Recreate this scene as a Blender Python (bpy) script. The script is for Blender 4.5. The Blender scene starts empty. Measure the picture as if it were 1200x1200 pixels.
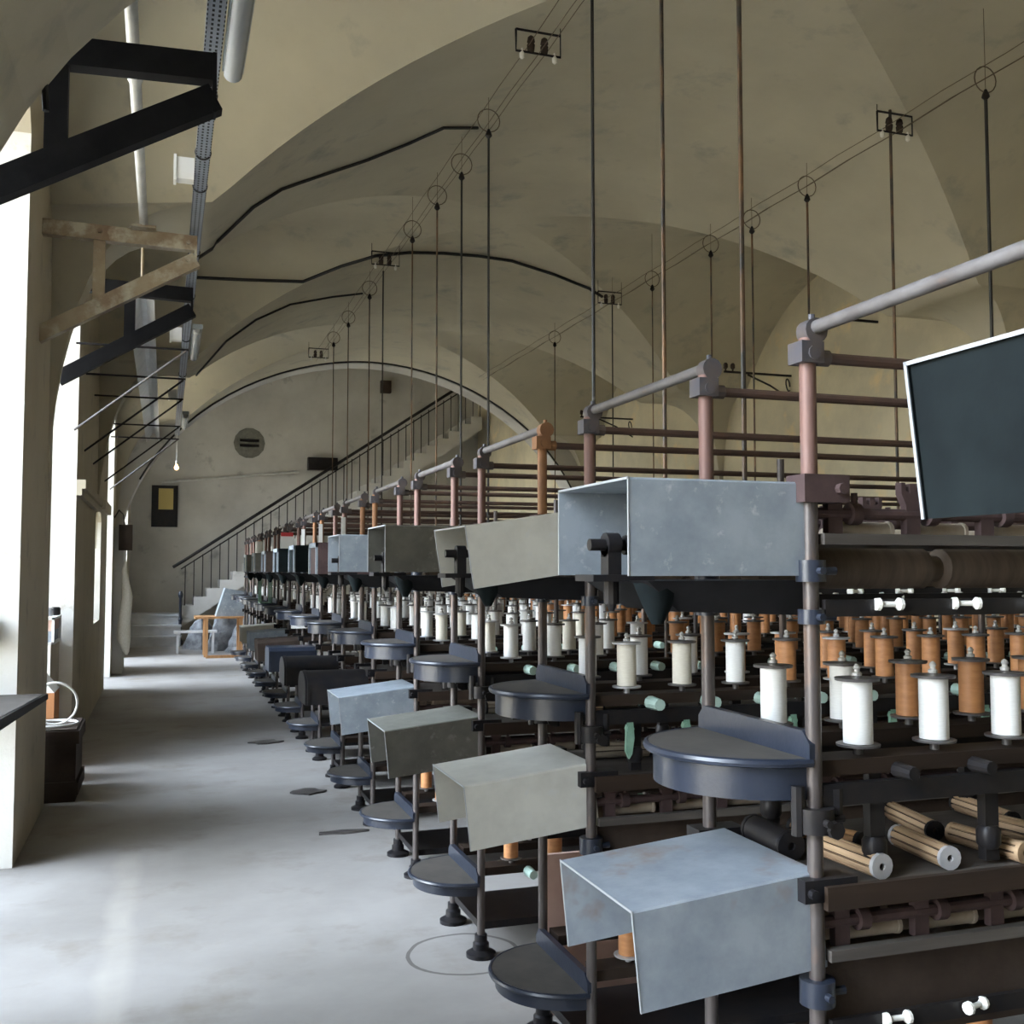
import bpy, bmesh, math, random
from mathutils import Vector, Matrix
random.seed(7)
scn = bpy.context.scene
COL = scn.collection
PI = math.pi

# ---------------------------------------------------------------- mesh helper
class MB:
    def __init__(s): s.v = []; s.f = []
    def add(s, vs, fs):
        o = len(s.v); s.v += [tuple(p) for p in vs]; s.f += [tuple(i + o for i in f) for f in fs]; return s
    def bx(s, x0, x1, y0, y1, z0, z1):
        return s.add([(x0,y0,z0),(x1,y0,z0),(x1,y1,z0),(x0,y1,z0),(x0,y0,z1),(x1,y0,z1),(x1,y1,z1),(x0,y1,z1)],
                     [(0,3,2,1),(4,5,6,7),(0,1,5,4),(1,2,6,5),(2,3,7,6),(3,0,4,7)])
    def hexa(s, p):     # eight free corners, bottom four then top four
        return s.add(p, [(0,3,2,1),(4,5,6,7),(0,1,5,4),(1,2,6,5),(2,3,7,6),(3,0,4,7)])
    def cyl(s, a, b, r, n=12, r2=None, cap=True):
        a = Vector(a); b = Vector(b); d = (b - a).normalized(); r2 = r if r2 is None else r2
        u = d.orthogonal().normalized(); w = d.cross(u)
        vs = []
        for c, rr in ((a, r), (b, r2)):
            for i in range(n):
                t = 2*PI*i/n; vs.append(c + u*(rr*math.cos(t)) + w*(rr*math.sin(t)))
        fs = [(i, (i+1) % n, n+(i+1) % n, n+i) for i in range(n)]
        if cap: fs += [tuple(range(n-1, -1, -1)), tuple(range(n, 2*n))]
        return s.add(vs, fs)
    def lathe(s, prof, o=(0,0,0), n=16, axis='z', closed=False):
        vs = []; m = len(prof)
        for r, h in prof:
            for i in range(n):
                t = 2*PI*i/n; a, b = r*math.cos(t), r*math.sin(t)
                p = (a, b, h) if axis == 'z' else ((a, h, b) if axis == 'y' else (h, a, b))
                vs.append((p[0]+o[0], p[1]+o[1], p[2]+o[2]))
        fs = []
        for k in range(m-1 if not closed else m):
            k2 = (k+1) % m
            for i in range(n):
                j = (i+1) % n; fs.append((k*n+i, k*n+j, k2*n+j, k2*n+i))
        if not closed: fs += [tuple(range(n-1, -1, -1)), tuple(range((m-1)*n, m*n))]
        return s.add(vs, fs)
    def pipe(s, pts, r, n=8):
        pts = [Vector(p) for p in pts]; vs = []; m = len(pts); u = None
        for k in range(m):
            d = (pts[min(k+1, m-1)] - pts[max(k-1, 0)]).normalized()
            u = d.orthogonal().normalized() if u is None else (u - d*u.dot(d)).normalized()
            w = d.cross(u)
            for i in range(n):
                t = 2*PI*i/n; vs.append(pts[k] + u*(r*math.cos(t)) + w*(r*math.sin(t)))
        fs = [(k*n+i, k*n+(i+1) % n, (k+1)*n+(i+1) % n, (k+1)*n+i) for k in range(m-1) for i in range(n)]
        fs += [tuple(range(n-1, -1, -1)), tuple(range((m-1)*n, m*n))]
        return s.add(vs, fs)
    def prism(s, pts, a0, a1, axis='y'):   # polygon extruded along an axis
        n = len(pts); vs = []
        for a in (a0, a1):
            for p, q in pts:
                vs.append((p, a, q) if axis == 'y' else ((a, p, q) if axis == 'x' else (p, q, a)))
        fs = [(i, (i+1) % n, n+(i+1) % n, n+i) for i in range(n)] + [tuple(range(n-1, -1, -1)), tuple(range(n, 2*n))]
        return s.add(vs, fs)
    def sheet(s, quad, th):                # a plate of thickness th
        q = [Vector(p) for p in quad]; nn = (q[1]-q[0]).cross(q[3]-q[0]).normalized()*th
        return s.hexa([*q, *[p+nn for p in q]])
    def ring(s, c, R, r, axis='z', n=20, m=6, a0=0, a1=2*PI):
        pts = []
        full = abs(a1-a0-2*PI) < 1e-4
        for i in range(n + 1):
            t = a0 + (a1-a0)*i/n; a, b = R*math.cos(t), R*math.sin(t)
            p = (a, b, 0) if axis == 'z' else ((a, 0, b) if axis == 'y' else (0, a, b))
            pts.append((p[0]+c[0], p[1]+c[1], p[2]+c[2]))
        return s.pipe(pts, r, m)
    def xf(s, M):
        s.v = [tuple(M @ Vector(p)) for p in s.v]; return s
    def mesh(s, name, m=None, sharp=35):
        me = bpy.data.meshes.new(name); me.from_pydata(s.v, [], s.f)
        b = bmesh.new(); b.from_mesh(me); bmesh.ops.recalc_face_normals(b, faces=b.faces); b.to_mesh(me); b.free()
        for p in me.polygons: p.use_smooth = True
        me.set_sharp_from_angle(angle=math.radians(sharp))
        if m: me.materials.append(m)
        me.update(); return me
def put(name, me, parent=None, loc=(0,0,0), rot=None):
    o = bpy.data.objects.new(name, me); COL.objects.link(o)
    if parent: o.parent = parent
    o.location = loc
    if rot: o.rotation_euler = rot
    return o
def tag(o, label, cat, group=None):
    o['label'] = label; o['category'] = cat
    if group: o['group'] = group
    return o
def thing(name, label, cat, loc, group=None):
    return tag(put(name, None, None, loc), label, cat, group)
def solo(name, mb, m, label, cat, group=None, loc=(0,0,0), rot=None):
    return tag(put(name, mb.mesh(name, m), None, loc, rot), label, cat, group)
def part(name, mb, m, parent, label=None, loc=(0,0,0)):
    o = put(name, mb.mesh(name, m), parent, loc)
    if label: o['label'] = label
    return o
def struct(name, mb, m, sharp=35):
    o = put(name, mb.mesh(name, m, sharp)); o['kind'] = 'structure'; return o

# ---------------------------------------------------------------- materials
def mat(name, c1, c2=None, rough=.6, metal=0., scale=6., detail=6., lo=.35, hi=.65, bump=0., c3=None, scale3=30., lo3=.55, hi3=.7, stretch=(1,1,1), spec=.5):
    m = bpy.data.materials.new(name); m.use_nodes = True
    nt = m.node_tree; N = nt.nodes; L = nt.links; b = N['Principled BSDF']
    b.inputs['Roughness'].default_value = rough; b.inputs['Metallic'].default_value = metal
    b.inputs['Specular IOR Level'].default_value = spec
    b.inputs['Base Color'].default_value = (*c1, 1)
    if c2 is None: return m
    tc = N.new('ShaderNodeTexCoord'); mp = N.new('ShaderNodeMapping'); mp.inputs['Scale'].default_value = stretch
    L.new(tc.outputs['Object'], mp.inputs['Vector'])
    def noise(sc, dt):
        n = N.new('ShaderNodeTexNoise'); n.inputs['Scale'].default_value = sc; n.inputs['Detail'].default_value = dt
        n.inputs['Roughness'].default_value = .62; L.new(mp.outputs['Vector'], n.inputs['Vector']); return n
    def ramp(n, a, z):
        r = N.new('ShaderNodeMapRange'); r.inputs['From Min'].default_value = a; r.inputs['From Max'].default_value = z
        L.new(n.outputs['Fac'], r.inputs['Value']); return r
    n1 = noise(scale, detail); r1 = ramp(n1, lo, hi)
    mx = N.new('ShaderNodeMix'); mx.data_type = 'RGBA'; mx.inputs['A'].default_value = (*c1, 1); mx.inputs['B'].default_value = (*c2, 1)
    L.new(r1.outputs['Result'], mx.inputs['Factor']); out = mx.outputs['Result']
    if c3:
        n3 = noise(scale3, 5); r3 = ramp(n3, lo3, hi3)
        m3 = N.new('ShaderNodeMix'); m3.data_type = 'RGBA'; m3.inputs['B'].default_value = (*c3, 1)
        L.new(out, m3.inputs['A']); L.new(r3.outputs['Result'], m3.inputs['Factor']); out = m3.outputs['Result']
    L.new(out, b.inputs['Base Color'])
    if bump:
        nb = noise(scale*5, 6); bp = N.new('ShaderNodeBump'); bp.inputs['Strength'].default_value = bump; bp.inputs['Distance'].default_value = .02
        L.new(nb.outputs['Fac'], bp.inputs['Height']); L.new(bp.outputs['Normal'], b.inputs['Normal'])
    return m
M = {}
M['plaster'] = mat('plaster', (.53,.48,.38), (.43,.385,.30), .92, 0, .9, 8, .35, .7, .25, (.29,.27,.235), 3.2, .58, .78)
M['vault'] = mat('vault_plaster', (.56,.52,.405), (.45,.415,.325), .92, 0, .8, 8, .35, .7, .22, (.32,.31,.27), 2.4, .56, .78)
M['wallr'] = mat('stained_plaster', (.62,.56,.40), (.47,.43,.32), .92, 0, 1.1, 9, .38, .62, .3, (.68,.55,.33), 1.8, .58, .70)
M['wallf'] = mat('grey_plaster', (.57,.56,.53), (.42,.41,.39), .92, 0, .8, 9, .35, .68, .2, (.18,.18,.18), 1.7, .60, .78)
M['concrete'] = mat('floor_concrete', (.325,.31,.295), (.25,.235,.22), .68, 0, 1.3, 9, .35, .68, .1, (.205,.18,.152), 1.9, .54, .76)
M['ground'] = mat('yard_gravel', (.50,.475,.42), (.42,.40,.345), .95, 0, 2)
M['stone'] = mat('step_stone', (.60,.61,.63), (.48,.49,.51), .8, 0, 3, bump=.1)
M['galv'] = mat('galvanised_sheet', (.37,.42,.47), (.25,.295,.345), .42, .35, 9, 8, .35, .68, .03, (.55,.58,.60), 26, .60, .74)
M['galv_warm'] = mat('lit_zinc_sheet', (.64,.63,.57), (.53,.52,.47), .5, .15, 8, 8, .35, .68, .03, (.60,.60,.57), 24, .60, .74)  # paler, warmer zinc copy: mostly the light on these hoods put into the colour
M['galv_dark'] = mat('weathered_zinc_sheet', (.20,.20,.175), (.135,.135,.12), .5, .25, 10, 8, .35, .68, .03, (.28,.28,.26), 24, .60, .74)
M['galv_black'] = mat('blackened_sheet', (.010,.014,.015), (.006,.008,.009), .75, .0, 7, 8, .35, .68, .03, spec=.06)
M['galv_stain'] = mat('rust_stained_zinc', (.34,.38,.42), (.23,.265,.31), .42, .35, 9, 8, .35, .68, .03, (.27,.22,.19), 3.4, .56, .66)
M['edge'] = mat('bright_sheet_edge', (.45,.47,.5), None, .4, .6)
M['iron'] = mat('black_iron', (.013,.013,.016), (.024,.021,.02), .42, .2, 14, 6, spec=.22)
M['bracket'] = mat('black_painted_steel', (.012,.012,.014), (.02,.02,.022), .6, .0, 9, 6, spec=.1)
M['blueiron'] = mat('blue_black_paint', (.016,.021,.034), (.026,.031,.046), .3, .0, 9, 7, .4, .7, .05)
M['dust'] = mat('dusty_iron_top', (.05,.044,.038), (.075,.065,.055), .85, .0, 8, 8, .35, .7, .05)
M['rustpost'] = mat('rusted_tube', (.205,.105,.078), (.16,.10,.09), .6, .25, 7, 8, .35, .66, .08, (.12,.10,.10), 11, .55, .7, (1,1,.35))
M['rustorange'] = mat('orange_rust_tube', (.30,.145,.06), (.22,.11,.06), .7, .2, 7, 8, .35, .66, .08)
M['steelpost'] = mat('dull_steel_tube', (.095,.083,.080), (.065,.053,.05), .4, .3, 9, 8, .35, .66, .05, (.19,.11,.07), 7, .55, .72, (1,1,.35))
M['tube'] = mat('grey_tube', (.19,.18,.18), (.12,.105,.10), .45, .3, 8, 8, .35, .66, .05, (.27,.16,.11), 6, .6, .74)
M['joint'] = mat('dark_cast_joint', (.075,.075,.09), (.12,.095,.085), .45, .2, 12, 6)
M['rustrail'] = mat('rusty_rail', (.065,.042,.036), (.11,.062,.043), .55, .2, 8, 8, .35, .66, .05)
M['mauve'] = mat('mauve_brown_casting', (.095,.062,.060), (.06,.04,.04), .6, .2, 12, 6, bump=.05, spec=.22)
M['brownwood'] = mat('dark_oiled_wood', (.019,.013,.010), (.036,.023,.016), .6, 0, 5, 8, .35, .65, .05, stretch=(.25,3,3), spec=.22)
M['greywood'] = mat('grey_worn_wood', (.085,.075,.065), (.05,.042,.037), .7, 0, 5, 8, .35, .65, .05, stretch=(.2,4,4))
M['palewood'] = mat('pale_worn_wood', (.50,.35,.21), (.30,.19,.11), .6, 0, 6, 8, .35, .65, .04, stretch=(4,.4,4))
M['orangewood'] = mat('orange_pine', (.46,.25,.11), (.34,.17,.07), .6, 0, 5, 6, stretch=(3,3,.4))
M['darkbrown'] = mat('old_brown_wood', (.035,.024,.019), (.06,.044,.035), .75, 0, 5, 8, bump=.1, spec=.22)
M['cream'] = mat('cream_roller', (.44,.38,.30), (.32,.26,.20), .6, 0, 9, 6)
M['drum'] = mat('brown_drum', (.07,.05,.038), (.11,.083,.06), .6, 0, 7, 6, stretch=(6,1,1), spec=.22)
M['white_thread'] = mat('white_silk', (.86,.86,.84), (.80,.80,.78), .55, 0, 60, 3, stretch=(1,1,8))
M['cream_thread'] = mat('cream_silk', (.74,.70,.60), (.68,.63,.53), .55, 0, 60, 3, stretch=(1,1,8))
M['orange_thread'] = mat('orange_spool_wood', (.50,.23,.09), (.38,.16,.06), .5, 0, 14, 5, stretch=(1,1,3))
M['flange'] = mat('dark_flange', (.10,.095,.10), (.16,.15,.145), .42, .5, 20, 5)
M['flange_pale'] = mat('pale_flange', (.55,.55,.57), None, .4, .5)
M['nickel'] = mat('nickel_tip', (.62,.61,.58), None, .25, .4)
M['porcelain'] = mat('white_porcelain', (.80,.79,.74), None, .15, 0)
M['green'] = mat('pale_green_paint', (.24,.40,.31), (.16,.30,.22), .45, 0, 18, 5)
M['mint'] = mat('mint_enamel', (.42,.56,.50), (.33,.47,.41), .4, 0, 18, 5)
M['oldsteel'] = mat('ochre_rusted_steel', (.34,.28,.19), (.19,.12,.075), .5, .2, 4, 8, .38, .68, .05, (.46,.42,.33), 7, .50, .66)
M['pipe'] = mat('pale_grey_pipe', (.58,.58,.56), (.46,.46,.44), .45, .2, 6, 5)
M['alu'] = mat('bright_aluminium', (.75,.77,.80), (.62,.64,.67), .3, .8, 5, 5)
M['cable'] = mat('black_cable', (.015,.015,.016), None, .6)
M['copper'] = mat('dull_copper_wire', (.12,.085,.055), None, .5, .3)
M['rodrust'] = mat('rust_streaked_rod', (.05,.045,.04), (.20,.11,.055), .6, .2, 5, 8, .45, .6, stretch=(1,1,.5))
M['rodblack'] = mat('black_rod', (.025,.025,.025), (.05,.04,.035), .6, .2, 5, 8, .5, .7)
M['white_paint'] = mat('white_enamel', (.78,.78,.76), None, .5)
M['paper'] = mat('white_paper', (.82,.82,.80), None, .8)
M['red'] = mat('red_print', (.55,.05,.06), None, .7)
M['yellow'] = mat('yellow_card', (.55,.43,.16), None, .8)
M['yarn'] = mat('raw_yarn', (.74,.72,.66), (.60,.57,.50), .95, 0, 40, 5, bump=.3, stretch=(4,4,.6))
M['carton'] = mat('orange_carton', (.55,.25,.10), (.48,.21,.09), .8, 0, 5)
M['pink'] = mat('pinkish_board', (.58,.40,.33), (.5,.34,.28), .8, 0, 6)
M['slate'] = mat('blue_grey_board', (.24,.27,.32), None, .6)
M['cloth'] = mat('grey_dust_sheet', (.26,.27,.28), (.10,.10,.11), .9, 0, 6)
M['brass'] = mat('brass', (.55,.38,.14), None, .35, .8)
M['oil'] = mat('oil_soaked_scrap', (.05,.045,.045), (.10,.09,.085), .5, 0, 14, 6)
def emis(name, c, s):
    m = bpy.data.materials.new(name); m.use_nodes = True; b = m.node_tree.nodes['Principled BSDF']
    b.inputs['Base Color'].default_value = (*c, 1); b.inputs['Emission Color'].default_value = (*c, 1); b.inputs['Emission Strength'].default_value = s; return m
M['bulb'] = emis('lit_bulb', (1,.62,.25), 6)
# thin window glass
g = bpy.data.materials.new('window_glass'); g.use_nodes = True; nt = g.node_tree; nt.nodes.clear()
o_ = nt.nodes.new('ShaderNodeOutputMaterial'); t_ = nt.nodes.new('ShaderNodeBsdfTransparent'); s_ = nt.nodes.new('ShaderNodeBsdfGlossy'); x_ = nt.nodes.new('ShaderNodeMixShader')
s_.inputs['Roughness'].default_value = .03; x_.inputs['Fac'].default_value = .06; t_.inputs['Color'].default_value = (.96,.97,.96,1)
nt.links.new(t_.outputs[0], x_.inputs[1]); nt.links.new(s_.outputs[0], x_.inputs[2]); nt.links.new(x_.outputs[0], o_.inputs['Surface'])
M['glass'] = g
# clear plastic tube of the lamps
g = bpy.data.materials.new('clear_diffuser'); g.use_nodes = True; b = g.node_tree.nodes['Principled BSDF']
b.inputs['Base Color'].default_value = (.72,.75,.78,1); b.inputs['Roughness'].default_value = .2; b.inputs['Transmission Weight'].default_value = .5; M['diffuser'] = g
# perforated tray: punched slots as a pattern
def perforated():
    m = mat('perforated_zinc', (.42,.46,.52), (.34,.38,.44), .4, .6, 9)
    nt = m.node_tree; N = nt.nodes; L = nt.links; b = N['Principled BSDF']
    tc = N.new('ShaderNodeTexCoord'); sp = N.new('ShaderNodeSeparateXYZ'); L.new(tc.outputs['Object'], sp.inputs[0])
    def mth(op, a, bb=None):
        n = N.new('ShaderNodeMath'); n.operation = op
        for i, q in enumerate((a, bb)):
            if q is None: continue
            if isinstance(q, (int, float)): n.inputs[i].default_value = q
            else: L.new(q, n.inputs[i])
        return n.outputs[0]
    fx = mth('ABSOLUTE', mth('SUBTRACT', mth('FRACT', mth('DIVIDE', sp.outputs['X'], .024)), .5))
    fy = mth('ABSOLUTE', mth('SUBTRACT', mth('FRACT', mth('DIVIDE', sp.outputs['Y'], .036)), .5))
    h = mth('MULTIPLY', mth('LESS_THAN', fx, .2), mth('LESS_THAN', fy, .27))
    mx = N.new('ShaderNodeMix'); mx.data_type = 'RGBA'; L.new(h, mx.inputs['Factor'])
    old = b.inputs['Base Color'].links[0].from_socket; L.new(old, mx.inputs['A']); mx.inputs['B'].default_value = (.01,.01,.012,1)
    L.new(mx.outputs['Result'], b.inputs['Base Color']); return m
M['tray'] = perforated()
# floor: concrete with a worn pale strip along the aisle and hairline cracks
def floor_mat():
    m = M['concrete']; nt = m.node_tree; N = nt.nodes; L = nt.links; b = N['Principled BSDF']
    old = b.inputs['Base Color'].links[0].from_socket
    tc = N.new('ShaderNodeTexCoord'); sp = N.new('ShaderNodeSeparateXYZ'); L.new(tc.outputs['Object'], sp.inputs[0])
    nz = N.new('ShaderNodeTexNoise'); nz.inputs['Scale'].default_value = 3.; nz.inputs['Detail'].default_value = 8; L.new(tc.outputs['Object'], nz.inputs['Vector'])
    def mth(op, a, bb=None):
        n = N.new('ShaderNodeMath'); n.operation = op
        for i, q in enumerate((a, bb)):
            if q is None: continue
            if isinstance(q, (int, float)): n.inputs[i].default_value = q
            else: L.new(q, n.inputs[i])
        return n.outputs[0]
    dx = mth('ABSOLUTE', mth('ADD', mth('ADD', sp.outputs['X'], .16), mth('MULTIPLY', mth('SUBTRACT', nz.outputs['Fac'], .5), .10)))
    k = mth('MINIMUM', mth('MAXIMUM', mth('MULTIPLY', mth('SUBTRACT', .085, dx), 18.), 0.), 1.)
    k = mth('MULTIPLY', k, mth('LESS_THAN', sp.outputs['Y'], 6.4))
    k = mth('MULTIPLY', k, mth('MULTIPLY', nz.outputs['Fac'], .6))
    mx = N.new('ShaderNodeMix'); mx.data_type = 'RGBA'; L.new(k, mx.inputs['Factor']); L.new(old, mx.inputs['A']); mx.inputs['B'].default_value = (.47,.44,.39,1)
    # one long crack running across the aisle
    cy = mth('ADD', mth('MULTIPLY', sp.outputs['X'], -.25), 3.72)
    dc = mth('ABSOLUTE', mth('SUBTRACT', mth('SUBTRACT', sp.outputs['Y'], cy), mth('MULTIPLY', mth('SUBTRACT', nz.outputs['Fac'], .5), .35)))
    c = mth('MULTIPLY', mth('LESS_THAN', dc, .006), .7)
    m2 = N.new('ShaderNodeMix'); m2.data_type = 'RGBA'; L.new(c, m2.inputs['Factor']); L.new(mx.outputs['Result'], m2.inputs['A']); m2.inputs['B'].default_value = (.12,.11,.10,1)
    px, py = mth('SUBTRACT', sp.outputs['X'], 1.22), mth('SUBTRACT', sp.outputs['Y'], 4.32)
    rr = mth('SQRT', mth('ADD', mth('MULTIPLY', px, px), mth('MULTIPLY', py, py)))
    rg = mth('ABSOLUTE', mth('SUBTRACT', mth('SUBTRACT', rr, .235), mth('MULTIPLY', mth('SUBTRACT', nz.outputs['Fac'], .5), .05)))
    rk = mth('MULTIPLY', mth('LESS_THAN', rg, .009), .75)
    m3 = N.new('ShaderNodeMix'); m3.data_type = 'RGBA'; L.new(rk, m3.inputs['Factor']); L.new(m2.outputs['Result'], m3.inputs['A']); m3.inputs['B'].default_value = (.07,.06,.055,1)
    L.new(m3.outputs['Result'], b.inputs['Base Color'])
floor_mat()

# ---------------------------------------------------------------- the hall
XL, XR = -.75, 7.45            # left and right wall faces
CX, AH = 3.35, 4.10            # vault centre and half span
ZS, BV = 1.86, 3.37             # springing height and rise
BAYS = [(-8.6,-5.9,-3.3), (-3.3,-.6,2.15), (2.15,4.89,7.6), (7.6,10.12,13.05), (13.05,15.42,17.9)]   # start, crown, end of each bay
BOUND = [b[0] for b in BAYS] + [17.9]
PE, GK = 1.91, .90             # vault profile and groin curve exponents
def ell(t):                    # the haunches stand up steeply off the piers
    t = abs(t)
    if t <= .75: return ZS + BV*max(0, 1 - t**PE)**(1/PE)
    return ZS + (ell(.75)-ZS)*max(0, 1 - min(1, (t-.75)/.25)**3.2)**(1/2.4)
def zv(x, y):
    sx = min(1, abs(x-CX)/AH)
    for a, c, b in BAYS:
        if a <= y <= b:
            t = (c-y)/(c-a) if y < c else (y-c)/(b-c); return ell(min(sx, t**(1/GK)))
    return ell(sx)
# floor, outside ground
struct('floor', MB().bx(-1.3, 7.75, -6.6, 25.6, -.12, 0), M['concrete'])
struct('ground_outside', MB().bx(-60, -1.3, -50, 70, -.5, -.35), M['ground'])
# vault: four webs per bay, meeting on true groins
vb = MB()
NS = 64
def sv(i, n): return math.copysign(1-(1-abs(2*i/n-1))**1.7, 2*i/n-1)   # denser near the springing
for a, c, b in BAYS:
    for sg in (-1, 1):
        h = (c-a) if sg < 0 else (b-c); rows = []       # barrel web
        for i in range(NS+1):
            q = sv(i, NS); g_ = h*abs(q)**GK
            rows.append([(CX+AH*q, c + sg*(h + (g_-h)*k/8), ell(abs(q))) for k in range(9)])
        vs = [p for r in rows for p in r]
        vb.add(vs, [(i*9+k, (i+1)*9+k, (i+1)*9+k+1, i*9+k+1) for i in range(NS) for k in range(8)])
        rows = []                                       # cross web on this side of the hall
        for i in range(NS+1):
            q = sv(i, NS); hh = (c-a) if q < 0 else (b-c); xa = AH*abs(q)
            yg, yw, sn = hh*abs(q)**GK, hh*abs(q)**(.30 if sg < 0 else GK), (1 if q > 0 else -1)   # the window lunettes flare open towards the wall
            rows.append([(CX + sg*(AH+.02 + (xa-AH-.02)*k/10), c + sn*(yw+(yg-yw)*k/10), ell(abs(q))) for k in range(11)])
        vs = [p for r in rows for p in r]
        vb.add(vs, [(i*11+k, (i+1)*11+k, (i+1)*11+k+1, i*11+k+1) for i in range(NS) for k in range(10)])
struct('ceiling', vb, M['vault'], 50)
# transverse rib above the near pier, hugging the vault
rb = MB(); K = 36
ins = [(CX+(AH-.03)*math.sin((i/K-.5)*PI), 2.3+2.56*math.cos((i/K-.5)*PI)) for i in range(K+1)]
out = [(CX+(AH+.1)*math.sin((i/K-.5)*PI), 2.3+2.70*math.cos((i/K-.5)*PI)) for i in range(K+1)]
for i in range(K):
    (x0,z0),(x1,z1) = ins[i], ins[i+1]; (u0,w0),(u1,w1) = out[i], out[i+1]
    rb.hexa([(x0,2.9,z0),(x1,2.9,z1),(x1,3.85,z1),(x0,3.85,z0),(u0,2.9,w0),(u1,2.9,w1),(u1,3.85,w1),(u0,3.85,w0)])
struct('trim_rib', rb, M['vault'])
# left wall: piers, arched heads and sills;   openings (y0, y1, sill, spring, crown)
OPEN = [(-5.0,-2.6,.5,4.0,4.45), (.2,2.2,0,4.0,4.45), (4.0,6.3,0,4.05,4.5), (7.87,10.0,0,4.05,4.5), (12.8,13.9,1.0,2.2,2.35), (15.3,17.0,0,4.0,4.4), (18.8,20.7,.0,4.2,4.8), (21.6,23.6,1.2,4.2,4.8)]  # last opening is unseen, added to brighten the dark stair bay
XO = XL-.5
wl = MB(); ZT = 5.6
ys = -6.6
def pier(y0, y1): wl.bx(XO, XL, y0, y1, 0, ZT if y0 < 17 else 6.6)
for (y0, y1, sill, zs, zc) in OPEN:
    pier(ys, y0)
    if sill: wl.bx(XO, XL, y0, y1, 0, sill)
    top = ZT if y0 < 17 else 6.6; n = 14
    arc = [(y0+(y1-y0)*i/n, zs+(zc-zs)*math.sqrt(max(0, 1-(2*i/n-1)**2))) for i in range(n+1)]
    for p, q in zip(arc, arc[1:]):
        wl.hexa([(XO,p[0],p[1]),(XL,p[0],p[1]),(XL,q[0],q[1]),(XO,q[0],q[1]),(XO,p[0],top),(XL,p[0],top),(XL,q[0],top),(XO,q[0],top)])
    ys = y1
pier(ys, 25.6)
wl.bx(XO, -.86, 9.25, 10.0, 0, 1.0)       # low masonry ledge by the third pier
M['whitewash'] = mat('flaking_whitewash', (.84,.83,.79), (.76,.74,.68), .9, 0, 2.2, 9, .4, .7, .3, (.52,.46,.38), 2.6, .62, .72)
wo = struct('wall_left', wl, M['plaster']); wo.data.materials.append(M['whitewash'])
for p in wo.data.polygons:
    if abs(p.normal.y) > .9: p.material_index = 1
struct('trim_capital', MB().bx(XL, XL+.045, 10.0, 12.8, 2.27, 2.33).bx(XL, XL+.075, 10.0, 12.8, 2.33, 2.41), M['plaster'])
struct('trim_impost', MB().bx(XL, XL+.05, 13.9, 15.3, 2.36, 2.48), M['plaster'])
struct('wall_right', MB().bx(XR, XR+.3, -6.6, 25.6, 0, 6.6), M['wallr'])
pl = MB()
for y in BOUND[1:]:
    pl.bx(XR-.16, XR, y-.45, y+.45, 0, 2.5).bx(XR-.2, XR, y-.5, y+.5, 2.42, 2.5)
struct('trim_pilasters', pl, M['wallr'])
struct('wall_back', MB().bx(-1.25, 7.75, -6.6, -6.1, 0, 5.6), M['plaster'])
# arch between the hall and the stair bay
ab = MB(); K = 40; A2, B2 = AH-.04, BV-.03
pts = [(CX+A2*math.sin((i/K-.5)*PI), ZS+B2*max(0, 1-abs(math.sin((i/K-.5)*PI))**PE)**(1/PE)) for i in range(K+1)]
pts_arch = pts
for p, q in zip(pts, pts[1:]):
    ab.hexa([(p[0],17.9,p[1]),(q[0],17.9,q[1]),(q[0],18.4,q[1]),(p[0],18.4,p[1]),(p[0],17.9,6.6),(q[0],17.9,6.6),(q[0],18.4,6.6),(p[0],18.4,6.6)])
ab.bx(XL-.02, -.60, 17.5, 18.4, 0, 2.3).bx(CX+A2, XR+.02, 17.9, 18.4, 0, 6.6).bx(XL-.02, CX-A2, 17.9, 18.4, 2.3, 6.6)
struct('wall_arch', ab, M['wallf'])
struct('wall_far', MB().bx(-1.25, 7.75, 25.2, 25.6, 0, 6.6), M['wallf'])
struct('ceiling_stair_bay', MB().bx(-1.25, 7.75, 17.9, 25.6, 6.6, 6.7), M['vault'])
struct('roof', MB().bx(-1.4, 7.9, -6.7, 18.2, 5.7, 5.9), M['ground'])
# windows
for wi, (y0, y1, sill, zs, zc) in enumerate(OPEN):
    xg = XO+.05; fr = MB(); n = 12
    arc = [(y0+(y1-y0)*i/n, zs+(zc-zs)*math.sqrt(max(0, 1-(2*i/n-1)**2))) for i in range(n+1)]
    fr.bx(xg, xg+.05, y0, y0+.05, sill, zs).bx(xg, xg+.05, y1-.05, y1, sill, zs).bx(xg, xg+.05, y0, y1, sill, sill+.06)
    for p, q in zip(arc, arc[1:]):
        fr.hexa([(xg,p[0],p[1]-.05),(xg+.05,p[0],p[1]-.05),(xg+.05,q[0],q[1]-.05),(xg,q[0],q[1]-.05),(xg,p[0],p[1]),(xg+.05,p[0],p[1]),(xg+.05,q[0],q[1]),(xg,q[0],q[1])])
    fr.bx(xg, xg+.04, (y0+y1)/2-.02, (y0+y1)/2+.02, sill, zc-.03)
    for k in range(1, 4):
        z = sill+(zs-sill)*k/3.6; fr.bx(xg, xg+.035, y0, y1, z-.015, z+.015)
    w = struct('window_%d' % (wi+1), fr, M['white_paint'])
    gl = MB(); poly = [(y0+.02, sill+.02), (y1-.02, sill+.02)] + [(p[0], p[1]-.02) for p in reversed(arc)]
    gl.prism(poly, xg+.018, xg+.022, 'x')
    part('pane', gl, M['glass'], w)
    L_ = bpy.data.lights.new('window_portal', 'AREA'); L_.shape = 'RECTANGLE'; L_.size = y1-y0; L_.size_y = zc-sill; L_.cycles.is_portal = True
    lo = bpy.data.objects.new('window_portal', L_); COL.objects.link(lo); lo.location = (XO-.02, (y0+y1)/2, (sill+zc)/2); lo.rotation_euler = (PI/2, 0, -PI/2)

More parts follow.
